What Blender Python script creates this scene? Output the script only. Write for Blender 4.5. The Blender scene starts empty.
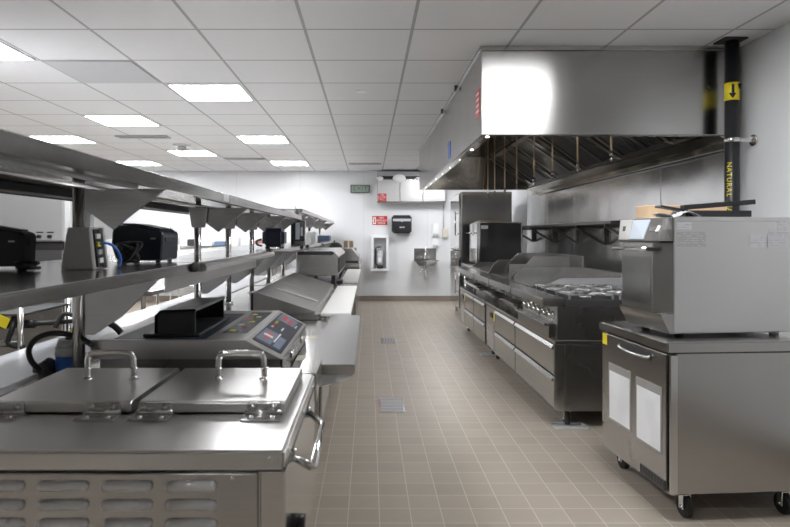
import bpy, bmesh, math, random
from mathutils import Vector, Matrix
random.seed(7)
R = math.radians
C = bpy.context.scene.collection
EYE = 1.38
CEIL = 2.72
# ---------------------------------------------------------------- materials
def newmat(name):
    m = bpy.data.materials.new(name); m.use_nodes = True
    nt = m.node_tree; b = nt.nodes['Principled BSDF']
    return m, nt, b
def plain(name, col, rough=.5, metal=0.0, spec=.5, coat=0, noise=0.0):
    m, nt, b = newmat(name)
    b.inputs['Base Color'].default_value = (*col, 1)
    b.inputs['Roughness'].default_value = rough
    b.inputs['Metallic'].default_value = metal
    b.inputs['Specular IOR Level'].default_value = spec
    b.inputs['Coat Weight'].default_value = coat
    n = nt.nodes.new('ShaderNodeTexNoise'); n.inputs['Scale'].default_value = 9
    tc = nt.nodes.new('ShaderNodeTexCoord'); nt.links.new(tc.outputs['Object'], n.inputs['Vector'])
    r = nt.nodes.new('ShaderNodeMapRange')
    r.inputs['To Min'].default_value = max(0, rough - .06); r.inputs['To Max'].default_value = min(1, rough + .06)
    nt.links.new(n.outputs['Fac'], r.inputs['Value']); nt.links.new(r.outputs['Result'], b.inputs['Roughness'])
    return m
def steel(name, val=.55, rough=.28, tint=(1, .995, .985), stretch=(60, 60, 1.5), bump=.05, var=.08, warp=0, aniso=0, arot=.25):
    m, nt, b = newmat(name)
    b.inputs['Metallic'].default_value = 1
    if aniso:
        b.inputs['Anisotropic'].default_value = aniso; b.inputs['Anisotropic Rotation'].default_value = arot
        tg = nt.nodes.new('ShaderNodeTangent'); tg.direction_type = 'RADIAL'; tg.axis = 'Z'; nt.links.new(tg.outputs[0], b.inputs['Tangent'])
    tc = nt.nodes.new('ShaderNodeTexCoord'); mp = nt.nodes.new('ShaderNodeMapping')
    mp.inputs['Scale'].default_value = stretch
    nt.links.new(tc.outputs['Object'], mp.inputs['Vector'])
    n = nt.nodes.new('ShaderNodeTexNoise'); n.inputs['Scale'].default_value = 4; n.inputs['Detail'].default_value = 4
    nt.links.new(mp.outputs['Vector'], n.inputs['Vector'])
    n2 = nt.nodes.new('ShaderNodeTexNoise'); n2.inputs['Scale'].default_value = 2.2; n2.inputs['Detail'].default_value = 3
    nt.links.new(tc.outputs['Object'], n2.inputs['Vector'])
    cr = nt.nodes.new('ShaderNodeMapRange'); cr.inputs['To Min'].default_value = val - var; cr.inputs['To Max'].default_value = val + var
    nt.links.new(n.outputs['Fac'], cr.inputs['Value'])
    mx = nt.nodes.new('ShaderNodeVectorMath'); mx.operation = 'SCALE'; mx.inputs[0].default_value = tint
    nt.links.new(cr.outputs['Result'], mx.inputs['Scale']); nt.links.new(mx.outputs['Vector'], b.inputs['Base Color'])
    rr = nt.nodes.new('ShaderNodeMapRange'); rr.inputs['To Min'].default_value = rough - .07; rr.inputs['To Max'].default_value = rough + .07
    nt.links.new(n2.outputs['Fac'], rr.inputs['Value']); nt.links.new(rr.outputs['Result'], b.inputs['Roughness'])
    bp = nt.nodes.new('ShaderNodeBump'); bp.inputs['Strength'].default_value = bump; bp.inputs['Distance'].default_value = .002
    nt.links.new(n.outputs['Fac'], bp.inputs['Height'])
    if warp:
        n3 = nt.nodes.new('ShaderNodeTexNoise'); n3.inputs['Scale'].default_value = 1.7; n3.inputs['Detail'].default_value = 1
        nt.links.new(tc.outputs['Object'], n3.inputs['Vector'])
        b2 = nt.nodes.new('ShaderNodeBump'); b2.inputs['Strength'].default_value = warp; b2.inputs['Distance'].default_value = .03
        nt.links.new(n3.outputs['Fac'], b2.inputs['Height']); nt.links.new(b2.outputs['Normal'], bp.inputs['Normal'])
    nt.links.new(bp.outputs['Normal'], b.inputs['Normal'])
    return m
def grid_mat(name, tile_a, tile_b, line, w, h, mortar, off, rough, bump=.3, swap=None, bias=0, spec=.5, smooth=.1, dirt=.18):
    m, nt, b = newmat(name)
    tc = nt.nodes.new('ShaderNodeTexCoord'); src = tc.outputs['Object']
    if swap:
        sx = nt.nodes.new('ShaderNodeSeparateXYZ'); cx = nt.nodes.new('ShaderNodeCombineXYZ')
        nt.links.new(src, sx.inputs[0]); nt.links.new(sx.outputs[swap[0]], cx.inputs[0]); nt.links.new(sx.outputs[swap[1]], cx.inputs[1]); src = cx.outputs[0]
    mp = nt.nodes.new('ShaderNodeMapping'); mp.inputs['Location'].default_value = (off[0], off[1], 0)
    nt.links.new(src, mp.inputs['Vector'])
    br = nt.nodes.new('ShaderNodeTexBrick'); br.offset = 0; br.squash = 1
    br.inputs['Scale'].default_value = 1; br.inputs['Brick Width'].default_value = w; br.inputs['Row Height'].default_value = h
    br.inputs['Mortar Size'].default_value = mortar; br.inputs['Mortar Smooth'].default_value = smooth; br.inputs['Bias'].default_value = bias
    br.inputs['Color1'].default_value = (*tile_a, 1); br.inputs['Color2'].default_value = (*tile_b, 1); br.inputs['Mortar'].default_value = (*line, 1)
    nt.links.new(mp.outputs['Vector'], br.inputs['Vector'])
    n = nt.nodes.new('ShaderNodeTexNoise'); n.inputs['Scale'].default_value = 14; n.inputs['Detail'].default_value = 6
    nt.links.new(tc.outputs['Object'], n.inputs['Vector'])
    mix = nt.nodes.new('ShaderNodeMix'); mix.data_type = 'RGBA'; mix.blend_type = 'MULTIPLY'; mix.inputs['Factor'].default_value = dirt
    nt.links.new(br.outputs['Color'], mix.inputs['A']); nt.links.new(n.outputs['Fac'], mix.inputs['B'])
    nt.links.new(mix.outputs['Result'], b.inputs['Base Color'])
    b.inputs['Specular IOR Level'].default_value = spec
    rr = nt.nodes.new('ShaderNodeMapRange'); rr.inputs['To Min'].default_value = rough - .08; rr.inputs['To Max'].default_value = rough + .1
    nt.links.new(n.outputs['Fac'], rr.inputs['Value']); nt.links.new(rr.outputs['Result'], b.inputs['Roughness'])
    bp = nt.nodes.new('ShaderNodeBump'); bp.inputs['Strength'].default_value = bump; bp.inputs['Distance'].default_value = .003; bp.invert = True
    nt.links.new(br.outputs['Fac'], bp.inputs['Height']); nt.links.new(bp.outputs['Normal'], b.inputs['Normal'])
    return m
def print_mat(name, paper=(.80, .81, .83), ink=(.50, .50, .54), pitch=.010, thr=.55, frag=18):
    m, nt, b = newmat(name); b.inputs['Roughness'].default_value = .45
    tc = nt.nodes.new('ShaderNodeTexCoord'); w = nt.nodes.new('ShaderNodeTexWave'); w.bands_direction = 'Z'; w.inputs['Scale'].default_value = .314 / pitch
    nt.links.new(tc.outputs['Object'], w.inputs['Vector'])
    n = nt.nodes.new('ShaderNodeTexNoise'); n.inputs['Scale'].default_value = frag; n.inputs['Detail'].default_value = 0
    nt.links.new(tc.outputs['Object'], n.inputs['Vector'])
    mu = nt.nodes.new('ShaderNodeMath'); mu.operation = 'MULTIPLY'; nt.links.new(w.outputs['Fac'], mu.inputs[0]); nt.links.new(n.outputs['Fac'], mu.inputs[1])
    r = nt.nodes.new('ShaderNodeValToRGB'); r.color_ramp.elements[0].position = thr - .12; r.color_ramp.elements[1].position = thr
    r.color_ramp.elements[0].color = (*paper, 1); r.color_ramp.elements[1].color = (*ink, 1)
    nt.links.new(mu.outputs[0], r.inputs['Fac']); nt.links.new(r.outputs['Color'], b.inputs['Base Color'])
    return m
def emis(name, col, s):
    m, nt, b = newmat(name); b.inputs['Base Color'].default_value = (*col, 1)
    b.inputs['Emission Color'].default_value = (*col, 1); b.inputs['Emission Strength'].default_value = s
    return m
M = {}
M['steel'] = steel('brushed_steel', .58, .21)
M['steelx'] = steel('brushed_steel_x', .58, .21, stretch=(1.5, 60, 60))
M['steely'] = steel('brushed_steel_y', .60, .20, stretch=(60, 1.5, 60))
M['top'] = steel('worktop_steel', .62, .19, stretch=(40, 2, 40))
M['range'] = steel('range_steel', .43, .24, tint=(1, .975, .94), stretch=(60, 1.5, 60))
M['rangedark'] = steel('range_side_steel', .37, .28, tint=(1, .98, .95), stretch=(60, 1.5, 60))
M['hood'] = steel('hood_steel', .44, .24, tint=(1, .985, .965), stretch=(1, 1, 60.0), warp=.2, var=.04, aniso=.8)
M['hoodin'] = steel('hood_inner_steel', .55, .16, tint=(1, .94, .84), stretch=(50, 50, 1.0), warp=.3, var=.04, aniso=.7)
M['filter'] = steel('baffle_filter_steel', .30, .34, tint=(1, .97, .92))
M['wallsteel'] = steel('wall_panel_steel', .62, .20, stretch=(1.2, 1.2, 60), warp=.45, var=.05)
M['fridge'] = steel('fridge_steel', .42, .25, tint=(1, .975, .945), stretch=(60, 60, 1.2), var=.03)
M['oven'] = steel('oven_steel', .60, .30, tint=(1, .99, .98), stretch=(2, 60, 60), var=.015, bump=.01)
M['fore'] = steel('kettle_steel', .62, .17, tint=(1, .99, .975), stretch=(1.5, 50, 50), var=.05)
M['shelf'] = steel('shelf_top_steel', .62, .15, stretch=(60, 1.5, 60))
M['bracket'] = steel('dark_bracket_steel', .14, .35, tint=(1, .95, .9))
M['louver'] = plain('lit_louver', (.82, .82, .83), .3, .25)  # steel coloured brighter to stand for light falling on the louvers
M['bluebox'] = plain('muted_blue', (.13, .19, .32), .5)
M['redbox'] = plain('muted_red', (.35, .16, .15), .5)
M['alu'] = plain('satin_aluminium', (.60, .60, .61), .35, .5)
M['reflslab'] = plain('pale_reflection_slab', (.55, .57, .61), .22)  # grey-white stands for a reflection in polished steel
M['keystrip'] = plain('key_strip', (.20, .21, .23), .25, .5)
M['chrome'] = steel('polished_steel', .75, .10, stretch=(5, 5, 5), bump=0, var=.02)
M['brass'] = steel('brass_pipe', .75, .35, tint=(1, .80, .55), stretch=(5, 5, 5), bump=0)
M['forepanel'] = steel('kettle_front_steel', .50, .24, tint=(1, .99, .975), stretch=(1.5, 50, 50), var=.04)
M['foretop'] = steel('kettle_top_steel', .66, .30, tint=(1, .99, .98), stretch=(1.5, 50, 50), var=.04)
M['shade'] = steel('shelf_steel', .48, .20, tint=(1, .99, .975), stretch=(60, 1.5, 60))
M['black'] = plain('black_plastic', (.012, .013, .016), .38)
M['glossblack'] = plain('gloss_black', (.006, .006, .007), .12)
M['rubber'] = plain('black_rubber', (.012, .012, .012), .6)
M['iron'] = plain('grate_iron', (.42, .42, .42), .28, .7)
M['dark'] = plain('dark_recess', (.03, .03, .032), .5)
M['navy'] = plain('navy_plastic', (.014, .018, .032), .35)
M['white'] = plain('white_plastic', (.78, .79, .80), .35)
M['board'] = plain('cutting_board', (.72, .72, .71), .42)
M['paint'] = plain('white_paint', (.80, .81, .83), .4)
M['grey'] = plain('grey_paint', (.45, .46, .48), .45)
M['beige'] = plain('putty_plastic', (.50, .49, .47), .4)
M['blue'] = plain('blue_plug', (.02, .11, .42), .4)
M['cable'] = plain('blue_cable', (.02, .16, .62), .4)
M['yellow'] = plain('yellow_label', (.75, .62, .02), .45)
M['red'] = plain('red_sign', (.50, .025, .03), .4)
M['redlite'] = plain('red_decal', (.55, .09, .08), .45)
M['card'] = plain('cardboard', (.52, .37, .23), .75)
M['film'] = plain('silver_film', (.70, .71, .73), .22, .4)
M['panel'] = plain('control_overlay', (.022, .027, .042), .35, spec=.25)
M['panel2'] = plain('control_key_field', (.14, .17, .24), .35)
M['exit'] = plain('exit_grey', (.07, .09, .08), .5)
M['exitg'] = plain('exit_green', (.22, .29, .24), .5)
M['brown'] = plain('shaker_brown', (.30, .20, .11), .5)
M['green'] = plain('green_lamp', (.05, .6, .1), .4)
M['ivory'] = plain('ivory_box', (.62, .60, .52), .45)
M['screen'] = plain('touch_screen', (.42, .47, .53), .5, spec=.2)
M['glassdark'] = plain('oven_glass', (.045, .045, .045), .10, .0, coat=.6)
M['sleeve'] = plain('clear_sleeve', (.30, .29, .28), .25)
M['print'] = print_mat('printed_sheet', ink=(.66, .66, .69), pitch=.012, thr=.60, frag=10)
M['sticker'] = print_mat('printed_sticker', (.70, .71, .74), (.55, .55, .59), .013, .5, 45)
M['faint'] = print_mat('pale_printing', (.47, .47, .475), (.62, .62, .64), .012, .5, 60)
M['cpanel'] = plain('control_panel_grey', (.13, .125, .12), .42, .6)
M['plate'] = plain('panel_plate', (.40, .39, .38), .5, .4)
M['ovenwin'] = steel('oven_door_steel', .40, .20, stretch=(2, 60, 60), var=.02)
M['lamp'] = emis('led_panel', (.985, .99, 1), 28)
M['led'] = emis('small_led', (1, .97, .9), 6)
M['floor'] = grid_mat('quarry_tile', (.37, .325, .27), (.335, .29, .24), (.50, .47, .42), .154, .154, .0028, (-.054, -2.875), .42, .5)
M['ceiling'] = grid_mat('ceiling_tile', (.72, .72, .73), (.72, .72, .73), (.40, .40, .41), .70, .69, .011, (.415, -3.91), .75, .6, spec=.2, dirt=.05)
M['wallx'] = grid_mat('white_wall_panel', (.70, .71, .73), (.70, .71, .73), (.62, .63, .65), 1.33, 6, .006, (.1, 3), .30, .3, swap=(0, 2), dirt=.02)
M['wally'] = grid_mat('white_wall_panel_shaded', (.64, .65, .67), (.64, .65, .67), (.54, .55, .57), 1.33, 6, .006, (.3, 3), .34, .3, swap=(1, 2), dirt=.02)  # same white as the back wall, colour darkened for shade on the side
M['base'] = plain('cove_base', (.24, .20, .165), .5)
# ---------------------------------------------------------------- mesh helpers
def B(): return bmesh.new()
def bx(bm, x0, x1, y0, y1, z0, z1, bev=.003, seg=1, rot=None):
    t = bmesh.new(); bmesh.ops.create_cube(t, size=1)
    bmesh.ops.scale(t, vec=(abs(x1 - x0), abs(y1 - y0), abs(z1 - z0)), verts=t.verts)
    m = min(abs(x1 - x0), abs(y1 - y0), abs(z1 - z0))
    if bev and m > .001: bmesh.ops.bevel(t, geom=t.edges[:], offset=min(bev, m * .4), segments=seg, affect='EDGES')
    mt = Matrix.Translation(((x0 + x1) / 2, (y0 + y1) / 2, (z0 + z1) / 2))
    if rot is not None: mt = mt @ rot
    t.transform(mt); merge(bm, t); return bm
def merge(bm, t):
    me = bpy.data.meshes.new('t'); t.to_mesh(me); bm.from_mesh(me); bpy.data.meshes.remove(me); t.free()
def pr(bm, pts, axis, a0, a1, bev=0):
    """extrude polygon: axis 'x': pts=(y,z); 'y': pts=(x,z); 'z': pts=(x,y)"""
    t = bmesh.new()
    def P(p, a): return {'x': (a, p[0], p[1]), 'y': (p[0], a, p[1]), 'z': (p[0], p[1], a)}[axis]
    v0 = [t.verts.new(P(p, a0)) for p in pts]; v1 = [t.verts.new(P(p, a1)) for p in pts]; n = len(pts)
    t.faces.new(v0); t.faces.new(v1[::-1])
    for i in range(n): t.faces.new((v0[i], v1[i], v1[(i + 1) % n], v0[(i + 1) % n]))
    bmesh.ops.recalc_face_normals(t, faces=t.faces[:])
    if bev: bmesh.ops.bevel(t, geom=t.edges[:], offset=bev, segments=1, affect='EDGES')
    merge(bm, t); return bm
def cyl(bm, p0, p1, r, r2=None, seg=16):
    p0, p1 = Vector(p0), Vector(p1); d = p1 - p0
    t = bmesh.new()
    bmesh.ops.create_cone(t, cap_ends=True, segments=seg, radius1=r, radius2=r if r2 is None else r2, depth=d.length)
    for f in t.faces: f.smooth = len(f.verts) == 4
    t.transform(Matrix.Translation((p0 + p1) / 2) @ d.to_track_quat('Z', 'Y').to_matrix().to_4x4())
    merge(bm, t); return bm
def sph(bm, c, r, s=(1, 1, 1), u=16, v=10):
    t = bmesh.new(); bmesh.ops.create_uvsphere(t, u_segments=u, v_segments=v, radius=r)
    for f in t.faces: f.smooth = True
    bmesh.ops.scale(t, vec=s, verts=t.verts); bmesh.ops.translate(t, vec=c, verts=t.verts); merge(bm, t); return bm
def smooth_pts(pts, n=6):
    pts = [Vector(p) for p in pts]; out = []
    for i in range(len(pts) - 1):
        a = pts[max(i - 1, 0)]; b = pts[i]; c = pts[i + 1]; d = pts[min(i + 2, len(pts) - 1)]
        for k in range(n):
            t = k / n
            out.append(.5 * ((2 * b) + (c - a) * t + (2 * a - 5 * b + 4 * c - d) * t * t + (3 * b - a - 3 * c + d) * t ** 3))
    out.append(pts[-1]); return out
def tube(bm, pts, r, seg=10, sm=0, taper=None):
    if sm: pts = smooth_pts(pts, sm)
    pts = [Vector(p) for p in pts]; rings = []
    up = Vector((0, 0, 1)); t0 = (pts[1] - pts[0]).normalized()
    if abs(t0.dot(up)) > .9: up = Vector((1, 0, 0))
    nrm = t0.cross(up).normalized()
    for i, p in enumerate(pts):
        t = (pts[min(i + 1, len(pts) - 1)] - pts[max(i - 1, 0)]).normalized()
        nrm = (nrm - t * nrm.dot(t)).normalized(); bn = t.cross(nrm)
        rings.append([bm.verts.new(p + (nrm * math.cos(a) + bn * math.sin(a)) * r) for a in [2 * math.pi * k / seg for k in range(seg)]])
    for i in range(len(rings) - 1):
        for k in range(seg):
            f = bm.faces.new((rings[i][k], rings[i][(k + 1) % seg], rings[i + 1][(k + 1) % seg], rings[i + 1][k])); f.smooth = True
    bm.faces.new(rings[0][::-1]); bm.faces.new(rings[-1]); return bm
def frame_rect(bm, axis, c, a0, a1, b0, b1, w, d0, d1):
    """rectangular frame; axis normal, a/b ranges on the other two axes, depth d0..d1 along axis"""
    for (p0, p1, q0, q1) in ((a0, a1, b0, b0 + w), (a0, a1, b1 - w, b1), (a0, a0 + w, b0 + w, b1 - w), (a1 - w, a1, b0 + w, b1 - w)):
        if axis == 'x': bx(bm, d0, d1, p0, p1, q0, q1)
        elif axis == 'y': bx(bm, p0, p1, d0, d1, q0, q1)
        else: bx(bm, p0, p1, q0, q1, d0, d1)
    return bm
def wm(o):
    m = Matrix.Identity(4)
    while o is not None:
        m = Matrix.LocRotScale(o.location, o.rotation_euler, o.scale) @ m; o = o.parent
    return m
def obj(name, bm, mat, parent=None, local=False, label=None, **kw):
    if parent is not None and not local: bm.transform(wm(parent).inverted())
    bmesh.ops.recalc_face_normals(bm, faces=bm.faces[:])
    me = bpy.data.meshes.new(name); bm.to_mesh(me); bm.free(); me.materials.append(M[mat] if isinstance(mat, str) else mat)
    o = bpy.data.objects.new(name, me); C.objects.link(o); o.parent = parent
    if label: o['label'] = label
    return o
def thing(name, label, cat, loc=(0, 0, 0), rz=0, group=None):
    o = bpy.data.objects.new(name, None); o.empty_display_size = .05; C.objects.link(o)
    o.location = loc; o.rotation_euler = (0, 0, rz); o['label'] = label; o['category'] = cat
    if group: o['group'] = group
    return o
def one(name, bm, mat, label, cat, loc=None, group=None):
    if loc is not None: bm.transform(Matrix.Translation(Vector(loc)).inverted())
    o = obj(name, bm, mat); o['label'] = label; o['category'] = cat
    if loc is not None: o.location = loc
    if group: o['group'] = group
    return o
def struct(name, bm, mat):
    o = obj(name, bm, mat); o['kind'] = 'structure'; return o
def text(name, s, size, mat, parent, mtx, ext=.0006, local=False, align='CENTER', sx=1):
    cu = bpy.data.curves.new('txt', 'FONT'); cu.body = s; cu.size = size; cu.extrude = ext; cu.align_x = align; cu.align_y = 'CENTER'; cu.resolution_u = 2
    to = bpy.data.objects.new('txt', cu); C.objects.link(to); bpy.context.view_layer.update()
    me = to.evaluated_get(bpy.context.evaluated_depsgraph_get()).to_mesh()
    bm = bmesh.new(); bm.from_mesh(me); bpy.data.objects.remove(to); bpy.data.curves.remove(cu)
    bmesh.ops.scale(bm, vec=(sx, 1, 1), verts=bm.verts)
    bm.transform(mtx); return obj(name, bm, mat, parent, local)
FACE_CAM = lambda x, y, z: Matrix.Translation((x, y, z)) @ Matrix.Rotation(R(90), 4, 'X')          # readable looking +Y
FACE_L = lambda x, y, z: Matrix.Translation((x, y, z)) @ Matrix.Rotation(R(-90), 4, 'Z') @ Matrix.Rotation(R(90), 4, 'X')   # readable looking +X
def caster(parent, x, y, z1, r=.045, local=False, ang=0, name='caster'):
    w = B(); cyl(w, (x - .014, y, r), (x + .014, y, r), r, seg=20)
    h = B(); bx(h, x - .035, x + .035, y - .035, y + .035, z1 - .006, z1)
    bx(h, x - .022, x - .017, y - .018, y + .018, r - .01, z1 - .005); bx(h, x + .017, x + .022, y - .018, y + .018, r - .01, z1 - .005)
    bx(h, x - .022, x + .022, y - .02, y + .02, z1 - .02, z1 - .005)
    cyl(h, (x - .028, y, r), (x + .028, y, r), .008, seg=8)
    c = obj(name, h, 'chrome', parent, local); obj('wheel', w, 'rubber', c, True if local else False)
    return c
# ---------------------------------------------------------------- room
XL, XR, YN, YB = -6.2, 2.65, -4.0, 12.55
struct('floor', bx(B(), XL, XR, YN, YB, -.1, 0, 0), 'floor')
struct('ceiling', bx(B(), XL, XR, YN, YB, CEIL, CEIL + .1, 0), 'ceiling')
struct('wall_back', bx(B(), XL, XR, YB, YB + .1, 0, CEIL, 0), 'wallx')
struct('wall_near', bx(B(), XL, XR, YN - .1, YN, 0, CEIL, 0), 'wallx')
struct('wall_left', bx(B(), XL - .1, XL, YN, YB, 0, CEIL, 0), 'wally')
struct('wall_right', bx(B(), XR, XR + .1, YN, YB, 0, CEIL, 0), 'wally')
for nm, a in (('baseboard_back', (XL, XR, YB - .015, YB, 0, .11)), ('baseboard_left', (XL, XL + .015, YN, YB - .015, 0, .11)), ('baseboard_right', (XR - .015, XR, YN, YB - .015, 0, .11))):
    struct(nm, bx(B(), *a, .004), 'base')
# light panels
def cell(i, j): # grid column i from x=-.445, row j from y=3.85
    return -.415 + .70 * i, 3.91 + .69 * j
def light(i, j, label, group=None):
    x, y = cell(i, j)
    t = thing('ceiling_light', label, 'light', (x + .35, y + .345, CEIL - .012), group=group)
    obj('frame', frame_rect(B(), 'z', 0, x + .02, x + .68, y + .02, y + .67, .02, CEIL - .012, CEIL - .001), 'white', t)
    obj('diffuser', bx(B(), x + .04, x + .66, y + .04, y + .65, CEIL - .008, CEIL - .001, .001), 'lamp', t)
G = 'square light panels in the tiled ceiling'
light(-4, 0, 'lit square ceiling panel cut off by the left edge of the photo', G)
light(-2, 2, 'largest lit square ceiling panel in full view, at the upper left', G)
light(-4, 4, 'lit square ceiling panel above the upper shelf, left of the air slot', G)
light(-2, 6, 'lit square ceiling panel second nearest in the row running toward the exit sign', G)
light(-6, 6, 'lit square ceiling panel touching the upper shelf edge at the far left', G)
light(-4, 8, 'lit square ceiling panel right behind the ceiling smoke detector', G)
light(-6, 10, 'lit square ceiling panel farthest left near the back wall', G)
light(-2, 10, 'lit square ceiling panel farthest down the row, near the back wall', G)
light(2, 10, 'added square ceiling panel, unseen behind the far end of the hood, brightening the back wall')  # added out of sight to brighten the right part of the back wall
for i, j in ((-2, -2), (-6, 2), (-2, -6), (2, -2)):
    light(i, j, 'lit square ceiling panel outside the view, nearer the entrance end', G)
# dark return tile, vents, heads
x, y = cell(-3, 1)
one('access_panel', bx(B(), x + .012, x + .688, y + .012, y + .678, CEIL - .006, CEIL - .001, .001), 'grey', 'plain grey metal panel set among the ceiling tiles beside the first light', 'panel')
def vent(x0, x1, y0, y1, label):
    t = thing('ceiling_vent', label, 'vent', ((x0 + x1) / 2, (y0 + y1) / 2, CEIL - .02))
    obj('slot', bx(B(), x0 + .03, x1 - .03, y0 + .04, y0 + .13, CEIL - .014, CEIL - .001, 0), 'dark', t)
    b = B(); bx(b, x0, x1, y0, y0 + .04, CEIL - .02, CEIL - .001); bx(b, x0, x1, y0 + .13, y0 + .17, CEIL - .02, CEIL - .001); bx(b, x0, x0 + .03, y0 + .04, y0 + .13, CEIL - .018, CEIL - .001); bx(b, x1 - .03, x1, y0 + .04, y0 + .13, CEIL - .018, CEIL - .001)
    obj('frame', b, 'grey', t)
x, y = cell(-4, 5 + 1); vent(x - .2, x + .5, y + .02, y, 'linear air slot in the ceiling between two light panels at the left')
x, y = cell(-3, 9); vent(x, x + .7, y + .3, y, 'linear air slot in the ceiling near the back wall above the upper shelf')
x, y = cell(0, 10); vent(x + .05, x + .66, y + .3, y, 'linear air slot in the ceiling left of the hood near the back wall')
def head(px, py, label, r=.05):
    Y = 804 / (235 - py); X = (px - 368.5) / 600 * Y
    b = B(); cyl(b, (X, Y, CEIL - .008), (X, Y, CEIL - .001), r, seg=24); one('sprinkler_cover', b, 'white', label, 'sprinkler', (X, Y, CEIL - .008))
head(361, 91, 'round white sprinkler cover in the middle of the ceiling, nearest'); head(364, 146, 'round white sprinkler cover in the ceiling, farther toward the exit sign', .05)
head(207, 164, 'round white sprinkler cover in the ceiling over the left shelf', .05)
Y = 8.9; X = (182 - 368.5) / 600 * Y
t = thing('smoke_detector', 'round white smoke detector hanging under the ceiling at the left', 'smoke detector', (X, Y, CEIL))
obj('base', cyl(B(), (X, Y, CEIL - .03), (X, Y, CEIL - .001), .13, seg=24), 'white', t)
obj('sensor', sph(cyl(B(), (X, Y, CEIL - .07), (X, Y, CEIL - .028), .06, seg=20), (X, Y, CEIL - .07), .058, (1, 1, .6)), 'grey', t)
# floor drains
def drain(x0, x1, y0, y1, n, along, label):
    t = thing('floor_drain', label, 'floor drain', ((x0 + x1) / 2, (y0 + y1) / 2, 0))
    obj('frame', frame_rect(B(), 'z', 0, x0, x1, y0, y1, .018, .0, .005), 'chrome', t)
    obj('sump', bx(B(), x0 + .018, x1 - .018, y0 + .018, y1 - .018, .0, .002, 0), 'dark', t)
    g = B()
    for k in range(n):
        if along == 'x':
            yy = y0 + .02 + (y1 - y0 - .04) * (k + .5) / n; w = (y1 - y0 - .04) / n * .28; bx(g, x0 + .018, x1 - .018, yy - w, yy + w, .0, .005, .001)
        else:
            xx = x0 + .02 + (x1 - x0 - .04) * (k + .5) / n; w = (x1 - x0 - .04) / n * .2; bx(g, xx - w, xx + w, y0 + .018, y1 - .018, .0, .005, .001)
    obj('grate', g, 'grey', t)
drain(.085, .29, 4.66, 5.08, 9, 'x', 'grey grated floor drain in the aisle, nearer of the two')
drain(.16, .345, 7.62, 8.0, 7, 'y', 'dark slotted floor drain in the aisle, farther of the two')
# ---------------------------------------------------------------- back wall fittings
K = YB / 600
def wx(px): return (px - 368.5) * K
def wz(py): return EYE + (235 - py) * K
t = thing('exit_sign', 'unlit grey green exit sign high on the back wall', 'sign', (wx(360), YB, wz(189)))
obj('housing', bx(B(), wx(350.5), wx(370), YB - .06, YB, wz(193), wz(185), .008), 'exit', t)
obj('face', bx(B(), wx(351.7), wx(368.8), YB - .064, YB - .058, wz(192), wz(186), .001), 'exitg', t)
text('lettering', 'EXIT', .13, 'exit', t, FACE_CAM(wx(360.2), YB - .066, wz(189)), .001, sx=1.15)
t = thing('suppression_cabinet', 'long stainless fire suppression cabinet high on the back wall left of the hood', 'cabinet', (wx(410), YB, wz(203)))
x0, x1 = wx(377), wx(444)
obj('body', bx(B(), x0, x1, YB - .26, YB, wz(203), wz(180), .006), 'steelx', t)
obj('top_strip', bx(B(), x0, x1, YB - .20, YB, wz(180) + .001, wz(177), 0), 'dark', t)
obj('top_trim', bx(B(), x0, x1, YB - .24, YB, wz(177) + .001, CEIL - .03, .004), 'grey', t)
for i in range(3):
    a = x0 + (x1 - x0) * i / 3; c = a + (x1 - x0) / 3
    b = bx(B(), a + .008, c - .008, YB - .275, YB - .26, wz(202), wz(181), .006)
    pr(b, [(a + .05, wz(199)), ((a + c) / 2, wz(184)), (c - .05, wz(199))], 'y', YB - .285, YB - .27)
    obj('door_panel', b, 'alu', t)
for px, rr_ in ((379.5, .075), (398.5, .135), (416.5, .05)):
    b = sph(B(), (wx(px), YB - .33, wz(180)), rr_, (1, .6, .62)); cyl(b, (wx(px), YB - .34, wz(180)), (wx(px), YB - .25, wz(180)), rr_ * .5); obj('white_dome', b, 'white', t)
def sign(px0, px1, py0, py1, Y, label, lines, icon=False):
    t = thing('safety_sign', label, 'sign', (wx((px0 + px1) / 2), Y, wz(py1)))
    X0, X1, Z0, Z1 = wx(px0), wx(px1), wz(py1), wz(py0)
    obj('plate', bx(B(), X0, X1, Y - .006, Y, Z0, Z1, .001), 'red', t)
    if icon:
        b = B(); bx(b, X0 + .02, X0 + .075, Y - .008, Y - .005, Z0 + .02, Z1 - .02, 0); obj('icon_field', b, 'white', t)
        b = B(); bx(b, X0 + .036, X0 + .060, Y - .010, Y - .007, Z0 + .04, Z1 - .055, .004); bx(b, X0 + .042, X0 + .054, Y - .010, Y - .007, Z1 - .055, Z1 - .035, .002); obj('extinguisher_icon', b, 'red', t)
    cx = (X0 + X1) / 2 + (.035 if icon else 0)
    n = len(lines); h = (Z1 - Z0) / (n + .6)
    for k, s in enumerate(lines): text('lettering', s, h * 1.05, 'white', t, FACE_CAM(cx, Y - .009, Z1 - h * (k + .8)), .0006)
sign(378, 386, 194.5, 202, YB - .286, 'small red square notice on the lower left corner of the steel cabinet', ['FIRE', 'SYSTEM', 'PULL'])
sign(372.3, 387.2, 216, 225, YB, 'red wall sign with extinguisher picture above the extinguisher box', ['FIRE', 'EXTINGUISHER', 'INSIDE'], True)
t = thing('paper_towel_dispenser', 'black paper towel dispenser on the white back wall', 'dispenser', (wx(401), YB, wz(234)))
obj('housing', bx(B(), wx(391.5), wx(411), YB - .22, YB, wz(233.3), wz(215.5), .03, 3), 'black', t)
obj('window', bx(B(), wx(392.5), wx(410), YB - .224, YB - .218, wz(221.5), wz(219), .001), 'grey', t)
obj('button', cyl(B(), (wx(401.3), YB - .23, wz(221.5)), (wx(401.3), YB - .21, wz(221.5)), .018), 'grey', t)
obj('badge', bx(B(), wx(399), wx(404), YB - .224, YB - .219, wz(228), wz(226.8), .001), 'grey', t)
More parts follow.
